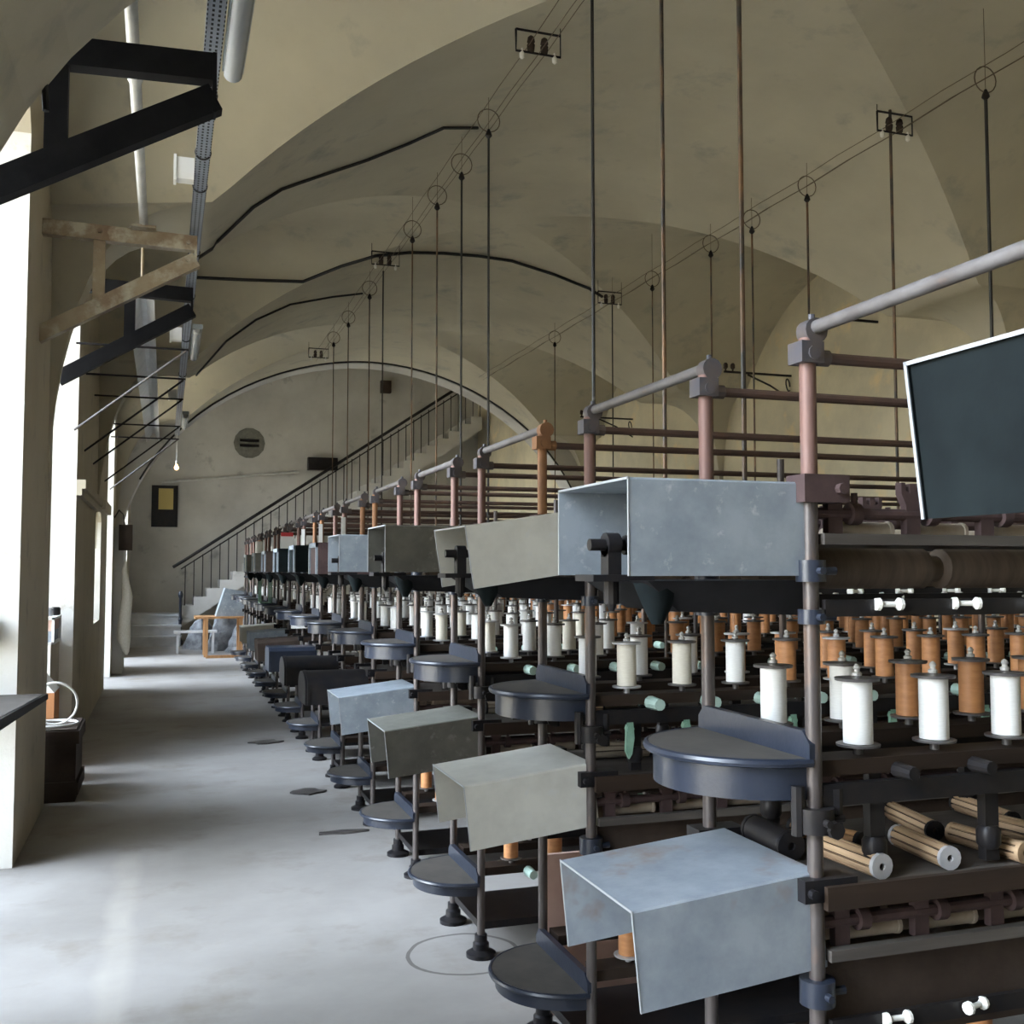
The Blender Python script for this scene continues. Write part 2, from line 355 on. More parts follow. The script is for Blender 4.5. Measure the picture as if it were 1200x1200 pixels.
# ---------------------------------------------------------------- spinning frames
NF = 15                        # frames 0 (by the camera) to 14
XE = 1.28                      # their aisle end
LEN = 4.62
HW = .22
def yc(k): return .905 + 1.195*k
ORD = ['nearest','first','second','third','fourth','fifth','sixth','seventh','eighth','ninth','tenth','eleventh','twelfth','thirteenth','fourteenth']
NTH = ['first','second','third','fourth','fifth','sixth','seventh','eighth','ninth','tenth','eleventh','twelfth','thirteenth','fourteenth','fifteenth','sixteenth','seventeenth','eighteenth','nineteenth','twentieth','twenty-first','twenty-second','twenty-third','twenty-fourth']
PITCH = .2; B0 = .15           # bobbin spacing, first bobbin from the post
def meshcache():
    c = {}
    c['post'] = MB().cyl((0,0,.0), (0,0,1.78), .0165, 14).mesh('post', M['steelpost'])
    c['post_top'] = {k: MB().cyl((0,0,1.78), (0,0,2.09), .0175, 14).mesh('post_top', M[k]) for k in ('rustpost','rustorange')}
    c['postin'] = MB().cyl((0,0,0), (0,0,2.02), .0135, 10).mesh('post', M['steelpost'])
    c['foot'] = MB().lathe([(.062,0),(.062,.016),(.034,.03),(.034,.055),(.026,.062),(.026,.09)], n=18).mesh('foot', M['iron'])
    # clamps on an aisle post
    def clamp(z, r, h): return MB().lathe([(.0165,-h/2),(r,-h/2),(r,h/2),(.0165,h/2)], (0,0,z), 14).cyl((r*.8,-.012,z),(r+.02,-.012,z),.009,8).cyl((0,-r-.014,z),(0,-r*.5,z),.008,8)
    cl = clamp(1.60,.031,.045); c['clamp_a'] = cl.mesh('clamp', M['blueiron'])
    c['clamp_b'] = clamp(1.505,.028,.03).mesh('clamp', M['blueiron'])
    c['clamp_c'] = MB().bx(-.034,.075,-.034,.034,1.742,1.80).cyl((.05,-.05,1.77),(.05,.05,1.77),.012,8).mesh('clamp', M['mauve'])
    c['clamp_d'] = MB().bx(-.045,.08,-.03,.034,.93,.975).cyl((-.03,-.045,.95),(-.03,.03,.95),.01,8).mesh('clamp', M['iron'])
    c['clamp_e'] = clamp(.745,.036,.05).mesh('clamp', M['blueiron'])
    c['clamp_f'] = clamp(1.09,.04,.05).cyl((-.04,.0,1.06),(-.04,0,1.16),.014,8).cyl((.05,.0,1.05),(.05,0,1.15),.015,8).cyl((.02,-.05,1.075),(.02,-.02,1.075),.018,8).mesh('clamp', M['iron'])
    j = MB().bx(-.030,.024,-.026,.026,2.035,2.08).cyl((-.0,-.03,2.055),(-.0,.03,2.055),.015,10)
    j.cyl((.02,0,2.05),(.05,0,2.05),.018,10).lathe([(.012,-.018),(.027,-.018),(.027,.018),(.012,.018)], (.012,0,2.105), 14, 'y').cyl((.012,0,2.125),(.012,0,2.142),.007,8)
    c['joint'] = j.mesh('corner_joint', M['joint']); c['joint_rust'] = j.mesh('corner_joint', M['rustorange'])
    c['rail'] = MB().cyl((.04,0,2.05), (LEN,0,2.05), .0125, 10).mesh('top_rail', M['rustrail'])
    # half-round shelf with its rim skirt, ledge as sub-part
    n = 28; R = .225; pts = [(-R*1.02*math.sin(PI*i/n), -R*math.cos(PI*i/n)) for i in range(n+1)]
    sh = MB().prism([(p[0]*1.03, p[1]*1.03) for p in pts], -.016, 0, 'z'); sk = [(p[0]*.97, p[1]*.97) for p in pts]
    c['shelf_top'] = sh.mesh('half_round_shelf', M['dust'])
    for h in (.085, .055): c['skirt%.3f' % h] = MB().prism(sk, -h, -.014, 'z').mesh('skirt', M['blueiron'])
    c['rim'] = MB().pipe([(p[0]*1.03, p[1]*1.03, -.008) for p in pts], .0095, 8).mesh('rim', M['blueiron'])
    led = [(-.235,0),(-.235,.03),(-.21,.055),(.21,.055),(.235,.03),(.235,0),(.235,-.09),(.22,-.09),(.22,-.01),(-.22,-.01)]
    c['ledge'] = MB().prism(led, -.008, .012, 'x').mesh('back_ledge', M['blueiron'])
    # bearing head inside the hood and the black drip trough beneath it
    c['bearing'] = MB().bx(-.44,-.30,-.10,.0,1.578,1.592).bx(-.395,-.365,-.075,-.035,1.592,1.655).cyl((-.43,-.055,1.655),(-.30,-.055,1.655),.013,12).cyl((-.395,-.055,1.655),(-.365,-.055,1.655),.026,14).cyl((-.35,-.055,1.655),(-.33,-.055,1.655),.021,14).cyl((-.38,-.055,1.53),(-.38,-.055,1.578),.016,10).lathe([(.006,1.515),(.012,1.53),(.006,1.545)], (-.38,-.055,0), 8).mesh('bearing_head', M['iron'])
    tr = MB().hexa([(-.26,-.13,1.515),(.02,-.16,1.505),(.02,.13,1.505),(-.26,.13,1.515),(-.36,-.19,1.58),(.03,-.19,1.58),(.03,.15,1.58),(-.36,.15,1.58)])
    c['trough'] = tr.mesh('drip_trough', M['bracket'])
    c['cone'] = MB().lathe([(.05,1.575),(.032,1.53),(.012,1.49)], (-.31,-.13,0), 12).mesh('drip_cone', M['galv_black'])
    # one tier at height 0 = upper tier, used again 0.85 lower
    for sgn, nm in ((-1,'n'), (1,'f')):
        y = .2*sgn
        c['shaft'+nm] = MB().cyl((.02,y,1.722),(LEN-.05,y,1.722),.013,10).mesh('roller_shaft', M['mauve'])
        c['wood'+nm] = MB().bx(.02,LEN-.03,y+sgn*.03-.012,y+sgn*.03+.012,1.655,1.678).mesh('wooden_rail', M['greywood'])
        c['guide'+nm] = MB().bx(.02,LEN-.03,y+sgn*.035-.006,y+sgn*.035+.006,1.505,1.54).mesh('guide_rail', M['iron'])
        c['spin'+nm] = MB().bx(.02,LEN-.03,.165*sgn-.045,.165*sgn+.045,1.172,1.205).mesh('spindle_rail', M['brownwood'])
        c['angle'+nm] = MB().bx(.0,LEN-.03,y-.01+sgn*.02,y+.01+sgn*.02,1.115,1.160).mesh('angle_rail', M['iron'])
        c['drum'+nm] = MB().lathe([(.03,.05),(.046,.06),(.046,.36),(.03,.37),(.03,.40),(.046,.41),(.046,.74),(.03,.75)] + [(.03,.78),(.046,.79),(.046,LEN-.1)], (0,y*.6,1.605), 14, 'x').mesh('draw_drum', M['drum'])
        c['lever'+nm] = MB().prism([(0,0),(.022,0),(.026,-.05),(.018,-.10),(.008,-.115),(-.004,-.09)], -.006, .006, 'y').cyl((.011,-.012,-.02),(.011,.012,-.02),.012,8).mesh('spindle_lever', M['green'])
        c['hang'+nm] = MB().bx(-.018,.018,-.012,.012,.965,1.118).lathe([(.02,.99),(.026,1.0),(.026,1.03),(.02,1.04)], (0,0,0), 10).mesh('hanger', M['iron'])
    c['rbr'] = MB().prism([(-.018,-.05),(.018,-.05),(.018,.02),(.03,.045),(.03,.07),(.02,.07),(.018,.052),(.008,.048),(.008,.068),(-.008,.068),(-.008,.048),(-.018,.052),(-.02,.07),(-.03,.07),(-.03,.045),(-.018,.02)], -.01, .01, 'y').lathe([(.013,-.03),(.024,-.03),(.024,-.006),(.013,-.006)], (.07,0,0), 12, 'x').cyl((.055,0,.02),(.055,0,.045),.007,8).mesh('roller_bracket', M['mauve'])
    c['roll'] = MB().lathe([(.01,-.075),(.019,-.072),(.019,.06),(.021,.062),(.021,.07),(.01,.073)], (0,0,0), 12, 'x').mesh('feed_roller', M['cream'])
    c['pig'] = MB().lathe([(.004,-.03),(.013,-.03),(.014,-.022),(.006,-.014),(.006,.014),(.014,.022),(.013,.03),(.004,.03)], (0,0,0), 10, 'x').mesh('thread_guide', M['porcelain'])
    for k in ('iron','mint'): q = 1.0 if k == 'iron' else 1.3; c['peg_'+k] = MB().lathe([(.004*q,-.055*q),(.014*q,-.055*q),(.017*q,0),(.011*q,.004),(.011*q,.03)], (0,0,0), 10, 'y').mesh('peg', M[k])
    c['deck'] = MB().bx(-.02,LEN-.03,-.245,.245,.94,.956).mesh('deck_board', M['greywood'])
    c['deckbar'] = MB().bx(-.0,LEN-.03,-.262,-.246,.915,.962).mesh('deck_edge', M['brownwood'])
    c['plank'] = MB().bx(.03,LEN-.1,-.30,-.275,.56,.615).mesh('lower_plank', M['greywood'])
    c['guardp'] = MB().bx(.03,LEN-.05,-.2,-.19,.62,.80).mesh('gear_guard', M['darkbrown'])
    c['sled'] = MB().bx(.0,LEN-.03,-.2,.2,.10,.13).mesh('bottom_tray', M['iron'])
    return c
C = meshcache()
def hood_mesh(kind, m, Lx=.42, Wy=.385, Hz=.195):
    b = MB(); t = .004; x0, x1 = -Lx, 0; y0, y1 = -Wy/2, Wy/2; e = None
    if kind in ('open','shut'):                       # folded sheet: near side, top, far side; open ends and bottom
        b.prism([(y0,-Hz),(y0,-.004),(y0+.004,0),(y1-.004,0),(y1,-.004),(y1,-Hz),(y1-t,-Hz),(y1-t,-t),(y0+t,-t),(y0+t,-Hz)], x0, x1, 'x').bx(x1-t, x1-.0005, y0+t, y1-t, -Hz, -t)
        if kind == 'shut': b.bx(x0+.004, x0+.008, y0, y1, -Hz, 0)
        e = MB().bx(x0-.002, x0, y0-.001, y0+.004, -Hz, .001).bx(x0-.002, x0, y1-.004, y1+.001, -Hz, .001).bx(x0-.002, x0, y0, y1, -.004, .001)
    elif kind == 'box':                      # closed box with a raised rim round its end
        b.bx(x0, x1, y0, y1, -Hz, 0); e = MB().bx(x0-.012,x0,y0,y0+.03,-Hz,0).bx(x0-.012,x0,y1-.03,y1,-Hz,0).bx(x0-.012,x0,y0,y1,-.03,0)
    elif kind == 'round':                    # barrel-topped casing
        pts = [(y0, -Hz), (y1, -Hz)] + [(y1*math.cos(PI*i/14), -.09+.09*math.sin(PI*i/14)) for i in range(15)]
        b.prism(pts, x0, x1, 'x'); p2 = [(p*1.03, -.1+(q+.1)*1.03) for p, q in pts]; e = MB().prism(p2, x0+.015, x0+.03, 'x')
    elif kind == 'bevel':
        pts = [(y0,-Hz),(y1,-Hz),(y1,-.03),(y1-.04,0),(y0+.04,0),(y0,-.03)]; b.prism(pts, x0, x1, 'x'); p2 = [(p*1.02, -.1+(q+.1)*1.02) for p, q in pts]; e = MB().prism(p2, x0+.01, x0+.025, 'x')
    return b, e
# per frame: (upper kind, material, tilt deg, z), (lower ...)
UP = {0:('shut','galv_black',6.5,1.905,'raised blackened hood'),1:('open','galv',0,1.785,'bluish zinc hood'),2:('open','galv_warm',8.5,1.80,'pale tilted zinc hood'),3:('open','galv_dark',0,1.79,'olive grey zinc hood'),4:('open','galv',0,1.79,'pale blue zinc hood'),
      5:('box','mauve',0,1.78,'mauve brown box guard'),6:('box','galv_black',0,1.79,'black box guard'),7:('box','galv_black',0,1.79,'black box guard'),8:('box','darkbrown',0,1.79,'dark box guard'),9:('box','galv_dark',0,1.79,'grey box guard'),10:('box','galv_dark',0,1.79,'grey box guard')}
LO = {0:('open','galv',5,.98,'zinc hood'),1:('open','galv_stain',5.5,.985,'bluish zinc hood with a stained top'),2:('open','galv_warm',6.5,1.0,'pale zinc hood'),3:('open','galv_dark',6,.99,'olive grey zinc hood'),4:('open','galv',6,.99,'light blue zinc hood'),
      5:('round','iron',0,.96,'black barrel-topped casing'),6:('round','iron',0,.96,'black barrel-topped casing'),7:('bevel','blueiron',0,.95,'blue black casing'),8:('bevel','darkbrown',3,.96,'brown wooden casing'),9:('open','galv',3,.97,'small grey hood'),10:('open','galv_warm',3,.97,'small grey hood')}
FL = {0:'nearest spinning frame, its raised dark hood cutting into the right edge',
      1:'spinning frame with the large bluish zinc hoods at the front right',
      2:'spinning frame with pale tilted zinc hoods, second one down the aisle',
      3:'spinning frame with olive grey weathered zinc hoods, third down the aisle',
      4:'spinning frame with light blue zinc hoods, fourth down the aisle',
      5:'spinning frame with a mauve box guard and black barrel-topped casing, fifth down the aisle',
      6:'spinning frame with black guards, sixth down the aisle, beyond the mauve guard',
      7:'spinning frame with a blue black lower casing with slanting edges, seventh down the aisle',
      8:'spinning frame with a brown wooden lower casing, eighth down the aisle',
      9:'spinning frame with small grey open hood low down, ninth down the aisle',
      10:'tenth spinning frame down the aisle, last one with a guard at its end'}
FRAME = {}
for k in range(NF):
    Y = yc(k); far = k >= 7
    r = thing('spinning_frame', FL.get(k, '%s spinning frame down the aisle, bare posts without hoods' % ORD[k]), 'spinning frame', (XE, Y, 0), 'spinning frames along the aisle')
    FRAME[k] = r
    tops = 'rustorange' if k in (2,5,7) else 'rustpost'
    for sg in (-1, 1):
        p = put('post', C['post'], r, (0, HW*sg, 0))
        tp = put('post_top', C['post_top']['rustorange' if (k == 2 and sg > 0) else tops if k != 2 else 'rustpost'], p)
        tp['label'] = 'rust red upper post'
        put('foot', C['foot'], p)
        for q in 'abcdef':
            if q in 'ce' and far: continue
            put('clamp', C['clamp_'+q], p)
        put('corner_joint', C['joint_rust' if (k == 2 and sg > 0) else 'joint'], p)
        if k <= 10: put('top_rail', C['rail'], r, (0, HW*sg, 0))
    for i in range(1, 6):
        put('post', C['postin'], r, (.92*i if i < 5 else LEN-.02, .12, 0))
    for z, h in ((1.215,.085), (.30,.055)):
        s = put('half_round_shelf', C['shelf_top'], r, (-.012, 0, z)); put('skirt', C['skirt%.3f' % h], s); put('rim', C['rim'], s); put('back_ledge', C['ledge'], s)
    for D, zz in ((UP, 0), (LO, 1)):
        if k not in D: continue
        kd, mm, tilt, z, lab = D[k]
        if kd in ('box','round','bevel'): b, e = hood_mesh(kd, mm, .40 if zz else .33, .36, .20 if zz else .2)
        else: b, e = hood_mesh(kd, mm)
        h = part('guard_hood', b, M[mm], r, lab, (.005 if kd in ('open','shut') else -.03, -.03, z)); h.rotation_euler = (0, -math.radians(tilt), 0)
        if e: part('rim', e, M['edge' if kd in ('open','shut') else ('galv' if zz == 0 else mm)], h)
    if 1 <= k <= 4: put('bearing_head', C['bearing'], r)
    if 1 <= k <= 10:
        put('drip_trough', C['trough'], r); put('drip_cone', C['cone'], r)
    if k == 0: continue
    for dz in (0, -.85):
        for nm in 'nf':
            for q, nn in (('shaft','roller_shaft'),('wood','wooden_rail'),('guide','guide_rail'),('spin','spindle_rail'),('angle','angle_rail'),('drum','draw_drum')):
                if dz < 0 and (q == 'angle' or far): continue
                if q in ('wood','shaft') and k > 8: continue
                put(nn, C[q+nm], r, (0,0,dz))
    put('deck_board', C['deck'], r); put('deck_edge', C['deckbar'], r); put('bottom_tray', C['sled'], r)
    if k <= 6: put('lower_plank', C['plank'], r)
    if k <= 4: put('gear_guard', C['guardp'], r)
    # small repeated fittings, only where the photograph can show them
    nf = {1:6, 2:10, 3:14, 4:12, 5:8, 6:6}.get(k, 0)
    for dz in (0, -.85):
        for sg, nm in ((-1,'n'), (1,'f')):
            if dz < 0 and (k > 3 or sg > 0): continue
            for j in range(nf if dz == 0 else min(nf, 6)):
                x = B0 + PITCH*j
                o = put('thread_guide', C['pig'], r, (x+.02, (.2+.05)*sg, 1.53+dz), (0,0,random.uniform(-.4,.4)))
                if k <= 3:
                    put('roller_bracket', C['rbr'], r, (x-.08, .2*sg, 1.722+dz)); put('feed_roller', C['roll'], r, (x+.02, .165*sg, 1.688+dz))
                if k <= 4 and sg < 0:
                    put('peg', C['peg_iron' if k == 1 else 'peg_mint'], r, (x+.06, -.215, 1.178+dz))
                    if (j % 2 == 1 or k == 2) and k <= 3 and not (k == 1 and dz == 0): put('spindle_lever', C['levern'], r, (x-.03, -.225, (1.12 if dz == 0 else .62)))
    if k <= 5:
        for i in range(1, 9):
            for sg, nm in ((-1,'n'),(1,'f')): put('hanger', C['hang'+nm], r, (-.2+.3*i+.06, .2*sg, 0))
# tubes bolted between neighbouring frames
tm = MB().cyl((0,-.385+.012,0),(0,.385-.012,0),.0145,12).mesh('tie_tube', M['tube'])
for k in range(0, 10):
    a, b = yc(k)+HW, yc(k+1)-HW
    t = tag(put('tie_tube', tm, None, (XE+.012, (a+b)/2, 2.112)), 'grey tube along the top joining the %s spinning frame to the %s' % (ORD[k], ORD[k+1]) if k else 'longest-looking grey tube rising to the right edge from the first frame', 'tube', 'tie tubes between spinning frames')

# ---------------------------------------------------------------- bobbins
YAW = math.atan(407/1227); FP = 1227.
def project(x, y, z):
    d = x*math.sin(YAW)+y*math.cos(YAW); l = x*math.cos(YAW)-y*math.sin(YAW)
    return 600+FP*l/d, 669-FP*(z-1.6)/d, d
bob_body = MB().lathe([(.010,-.02),(.010,-.002),(.046,-.002),(.047,.003),(.012,.004),(.012,.137),(.047,.138),(.048,.144),(.012,.146),(.008,.15)], n=18)
bob_low = MB().lathe([(.010,-.02),(.046,-.002),(.046,.004),(.046,.138),(.048,.144),(.010,.146)], n=10)
me_body = bob_body.mesh('bobbin', M['flange']); me_body2 = bob_body.mesh('bobbin', M['flange_pale'])
th = MB().lathe([(.020,.0045),(.0315,.0045),(.0315,.1365),(.020,.1365)], n=18)
me_th = {c: th.mesh('thread', M[c+'_thread']) for c in ('white','cream','orange')}
me_tip = MB().lathe([(.004,.145),(.010,.148),(.011,.154),(.006,.158),(.006,.162),(.0085,.166),(.006,.171),(.002,.174)], n=10).mesh('spindle_tip', M['nickel'])
cand = []
for k in range(1, NF):
    for dz in (0, -.85):
        for sg in (-1, 1):
            for j in range(23):
                x = XE+B0+PITCH*j; y = yc(k)+.165*sg; z = 1.225+dz
                u, v, d = project(x, y, z)
                if u > 1235 or v > 1215: continue
                if dz < 0 and (k > 4 or j > 4): continue
                if k > 8 and j > 5: continue
                if k > 5 and j > 16: continue
                cand.append((d, k, dz, sg, j, x, y, z))
cand.sort()
for i, (d, k, dz, sg, j, x, y, z) in enumerate(cand):
    white = (dz == 0 and j <= {1:(4 if sg < 0 else 1), 2:2, 3:3, 4:4, 5:5}.get(k, 7))
    kind = 'white' if white else 'orange'
    if white and k in (2,3,4) and random.random() < .25: kind = 'cream'
    if k >= 5 and not white and random.random() < .12: kind = 'white'
    if i < 290:
        what = {'white':'white thread bobbin','cream':'cream thread bobbin','orange':'orange brown bobbin'}[kind]
        lab = '%s, %s from the aisle in the %s %srow of the %s frame' % (what, NTH[j], 'near' if sg < 0 else 'far', 'lower ' if dz < 0 else '', ORD[k])
        o = tag(put('bobbin', me_body if random.random() < .8 else me_body2, None, (x, y, z), (0,0,random.random()*6)), lab, 'bobbin', '%s bobbins on the spinning frames' % kind)
        put('thread', me_th[kind], o); put('spindle_tip', me_tip, o)
    else:
        cand[i] = (*cand[i][:5], x, y, z, kind)
rest = [c for c in cand[290:]]
if rest:
    b = MB(); tw = MB(); to = MB()
    for c in rest:
        x, y, z, kind = c[5:9]
        for zz in (.0, .138): b.lathe([(.046,zz),(.046,zz+.006)], (x,y,z), 8)
        b.cyl((x,y,z-.02),(x,y,z+.18),.009,6)
        (tw if kind != 'orange' else to).lathe([(.0315,.0065),(.0315,.1375)], (x,y,z), 8)
    o = tag(put('bobbin_rows', b.mesh('bobbin_rows', M['flange'])), 'far rows of white and orange bobbins massed on the distant spinning frames', 'bobbins'); o['kind'] = 'stuff'
    for q, m in ((tw,'white_thread'), (to,'orange_thread')): q2 = put('thread', q.mesh('thread', M[m]), o); q2['kind'] = 'stuff'

solo('board', MB().hexa([(0,0,0),(.48,0,0),(.48,.02,0),(0,.02,0),(.02,.07,.55),(.48,.07,.55),(.48,.09,.55),(.02,.09,.55)]), M['pink'], 'pale pinkish board leaning between the second and third spinning frames', 'board', None, (1.33, 3.63, 0))
# wooden spools lying on the decks
def wood_spool(x, y, ang, r, L, m, label, endm='flange'):
    o = thing('wooden_spool', label, 'spool', (x, y, .956+r), 'spools lying on the deck boards'); o.rotation_euler = (0, 0, ang)
    n = 14; b = MB()
    if m in ('palewood','cream','orangewood'):
        part('core', MB().cyl((0,-L/2+.008,0),(0,L/2-.008,0),r*.72,12), M['darkbrown'], o)
        for q in range(9):
            t0 = 2*PI*q/9; w = 2*PI/9*.36
            c4 = [(rr*math.cos(t0+e), rr*math.sin(t0+e)) for rr, e in ((r*.7,-w),(r*.96,-w),(r*.99,0),(r*.96,w),(r*.7,w))]
            b.prism(c4, -L/2+.008, L/2-.008, 'y')
        part('slats', b, M[m], o)
    else:
        part('barrel', b.lathe([(r*.8,-L/2+.006),(r*.98,-L/2+.012),(r*.98,L/2-.012),(r*.8,L/2-.006)], (0,0,0), n, 'y'), M[m], o)
    for s in (-1, 1): part('end_cap', MB().lathe([(r*.28,s*(L/2-.008)),(r,s*(L/2-.008)),(r,s*(L/2+.002)),(r*.28,s*(L/2+.002))], (0,0,0), n, 'y', True), M[endm], o)
Y1 = yc(1)
for i, (x, y, a, r, L, m, lab, em) in enumerate([
    (1.335, Y1+.03, -.05, .034, .17, 'iron', 'dark grey metal cylinder lying on the deck of the first frame', 'iron'),
    (1.43, Y1-.13, .05, .027, .20, 'palewood', 'pale striped wooden spool beside the front post of the first frame', 'flange_pale'),
    (1.50, Y1+.06, .35, .022, .19, 'orangewood', 'reddish wooden spool lying behind the first pale one on the near deck', 'iron'),
    (1.63, Y1-.12, -.12, .026, .20, 'palewood', 'wooden spool with round pale grey end on the first deck', 'flange_pale'),
    (1.78, Y1+.10, -.2, .024, .22, 'palewood', 'ribbed pale spool at the back of the first deck', 'iron'),
    (1.80, Y1-.13, .1, .024, .20, 'palewood', 'worn spool with bare wood end on the first deck', 'palewood'),
    (1.95, Y1-.11, .15, .027, .20, 'palewood', 'spool with grey cap near the right edge on the first deck', 'flange_pale'),
    (2.02, Y1+.12, -.1, .024, .22, 'palewood', 'pale spool at the right edge behind the others on the first deck', 'iron')]):
    wood_spool(x, y, a, r, L, m, lab, em)
for k in (2, 3):
    for i in range(4):
        if k == 3 and i > 2: continue
        wood_spool(1.5+.27*i, yc(k)+(-.1 if i % 2 else .06), 1.5+.06*i, .028, .23, 'palewood' if i % 2 else 'cream', '%s long pale spool from the aisle on the deck of the %s frame' % (NTH[i], ORD[k]), 'iron')

# ---------------------------------------------------------------- iron brackets on the left
def bar(b, p, q, h, w):         # flat bar of height h between two points in the x-z plane, width w along y
    p = Vector(p); q = Vector(q); d = (q-p).normalized(); n = Vector((-d.z, 0, d.x))*h/2; yv = Vector((0, w/2, 0))
    b.hexa([p-n-yv, q-n-yv, q-n+yv, p-n+yv, p+n-yv, q+n-yv, q+n+yv, p+n+yv]); return b
def bracket(label, Y, m, xa, zt, xb, zt2, zl, h, xv, bolts=False):
    o = thing('wall_bracket', label, 'bracket', (XL, Y, zt), 'iron wall brackets')
    def lp(x, z): return (x-XL, 0, z-zt)
    part('arm', bar(MB(), lp(xa, zt), lp(xb, zt2), h, .07), M[m], o)
    part('brace', bar(MB(), lp(xa-.02, zl), lp(xb, zt2-h*1.1), h, .07), M[m], o)
    zb = zl+(zt2-h*1.1-zl)*(xv-xa)/(xb-xa)
    part('strut', bar(MB(), lp(xv, zb), lp(xv, zt-h*.2), h*.75, .05), M[m], o)
    part('end_plate', MB().bx(xb-XL-.012, xb-XL+.004, -.04, .04, zt2-zt-h*1.7, zt2-zt+h*.5), M[m], o)
    if bolts:
        bb = MB()
        for x, z in ((xv, zt-.0), (xv, zb+.01), (xb-.05, zt2), (xb-.05, zt2-h*1.2)): bb.cyl((x-XL,-.05,z-zt),(x-XL,-.033,z-zt),.014,8)
        part('bolt', bb, M['oldsteel'], o)
    return o
bracket('heavy black steel wall bracket at the top left corner', 4.25, 'bracket', -.66, 3.57, .16, 3.60, 3.0, .11, -.42)
bracket('rusty ochre riveted wall bracket below the black corner one', 6.95, 'oldsteel', -.75, 3.72, .16, 3.70, 3.04, .095, -.42, True)
bracket('black wall bracket just behind the rusty ochre one', 8.3, 'bracket', -.75, 3.73, .17, 3.71, 3.01, .105, -.28)
for i, (Y, zt) in enumerate(((9.6,3.55),(10.8,3.5),(12.1,3.5),(14.4,3.5),(15.8,3.5))):
    o = thing('rod_bracket', '%s thin iron rod bracket behind the black wall brackets, counted from the front' % NTH[i], 'bracket', (XL, Y, zt), 'thin rod brackets along the wall')
    part('arm', MB().cyl((0,0,0),(.92,0,0),.010,8), M['iron'], o)
    part('brace', MB().cyl((0,0,-.75),(.90,0,-.01),.010,8), M['tube' if i in (0,4) else 'iron'], o)
# cable tray, lamps, boxes
tr = thing('cable_tray', 'long perforated zinc cable tray running along the bracket ends', 'cable tray', (.155, 3.0, 3.765))
part('channel', MB().bx(-.036,.036,0,14.5,0,.004).bx(-.036,-.033,0,14.5,0,.05).bx(.033,.036,0,14.5,0,.05), M['tray'], tr)
ct = MB().ring((0, 0, .02), .038, .005, 'y', 14, 6).mesh('cable_tie', M['cable'])
for y in (1.9, 2.6, 3.1, 4.4, 5.6, 7.2, 9.1): put('cable_tie', ct, tr, (0, y, 0))
part('cable', MB().pipe([(-.01,.05,.02),(.008,4,.02),(-.01,8,.022),(.01,14.4,.02)], .012, 8), M['cable'], tr)
for i, (y0, lab) in enumerate(((3.35,'clear tube lamp beside the tray at the top edge'),(9.7,'tube lamp in clear housing beyond the black bracket'),(15.1,'small far tube lamp hanging beside the cable tray'))):
    o = thing('tube_lamp', lab, 'lamp', (.245, y0, 3.75), 'tube lamps along the tray')
    part('housing', MB().bx(-.045,.045,0,1.25,.015,.06), M['galv'], o)
    part('diffuser', MB().lathe([(.02,0),(.04,.02),(.04,1.23),(.02,1.25)], (0,0,.0), 14, 'y'), M['diffuser'], o)
    part('fluorescent_tube', MB().cyl((0,.05,.0),(0,1.2,.0),.016,10), M['white_paint'], o)
    part('mounting_arm', MB().bx(-.04,-.02,.5,.53,.03,.05), M['galv'], o)
for i, (y, lab) in enumerate(((5.9,'white junction box on the tray between the top two brackets'),(10.1,'white junction box beside the tray below the black bracket'),(13.6,'farthest small white junction box on the tray'))):
    o = thing('junction_box', lab, 'box', (.085, y, 3.79), 'junction boxes on the tray')
    part('box', MB().bx(-.06,.032,-.04,.04,-.06,.06), M['white_paint'], o); part('lid', MB().bx(-.075,-.06,-.045,.045,-.07,.07), M['white_paint'], o)
# grey pipe, and the reflector trough hung below the rusty bracket
o = thing('pipe', 'pale grey pipe running overhead to the rusty bracket', 'pipe', (-.16, 3.86, 3.78))
part('run', MB().cyl((0,0,0),(0,3.06,0),.026,14), M['pipe'], o); part('flange', MB().bx(-.075,.075,2.96,3.12,-.036,-.022), M['oldsteel'], o)
part('union', MB().cyl((0,.9,0),(0,.96,0),.034,14), M['pipe'], o)
o = thing('reflector_trough', 'long shiny aluminium reflector trough below the brackets', 'light', (-.20, 8.45, 3.72))
part('shade', MB().sheet([(-.02,0,.1),(-.02,9.4,.1),(-.11,9.4,-.04),(-.11,0,-.04)], .003).sheet([(.02,0,.1),(.02,9.4,.1),(.09,9.4,-.04),(.09,0,-.04)], -.003).bx(-.03,.03,0,9.4,.1,.11), M['alu'], o)
hb = MB()
for y in (.05, 3.9, 7.5): hb.cyl((0,y,.1),(0,y,zv(-.20, 8.45+y)-3.72),.012,8)
part('hanger_rod', hb, M['oldsteel'], o)
o = thing('bulb_lamp', 'small glowing bulb at the far end of the cable tray', 'lamp', (.155, 17.2, 3.24))
part('bulb', MB().lathe([(.01,-.06),(.03,-.045),(.035,-.02),(.02,.01),(.015,.03)], n=12), M['bulb'], o); part('socket', MB().cyl((0,0,.03),(0,0,.085),.02,10).cyl((0,0,.085),(0,0,.53),.005,6), M['white_paint'], o)

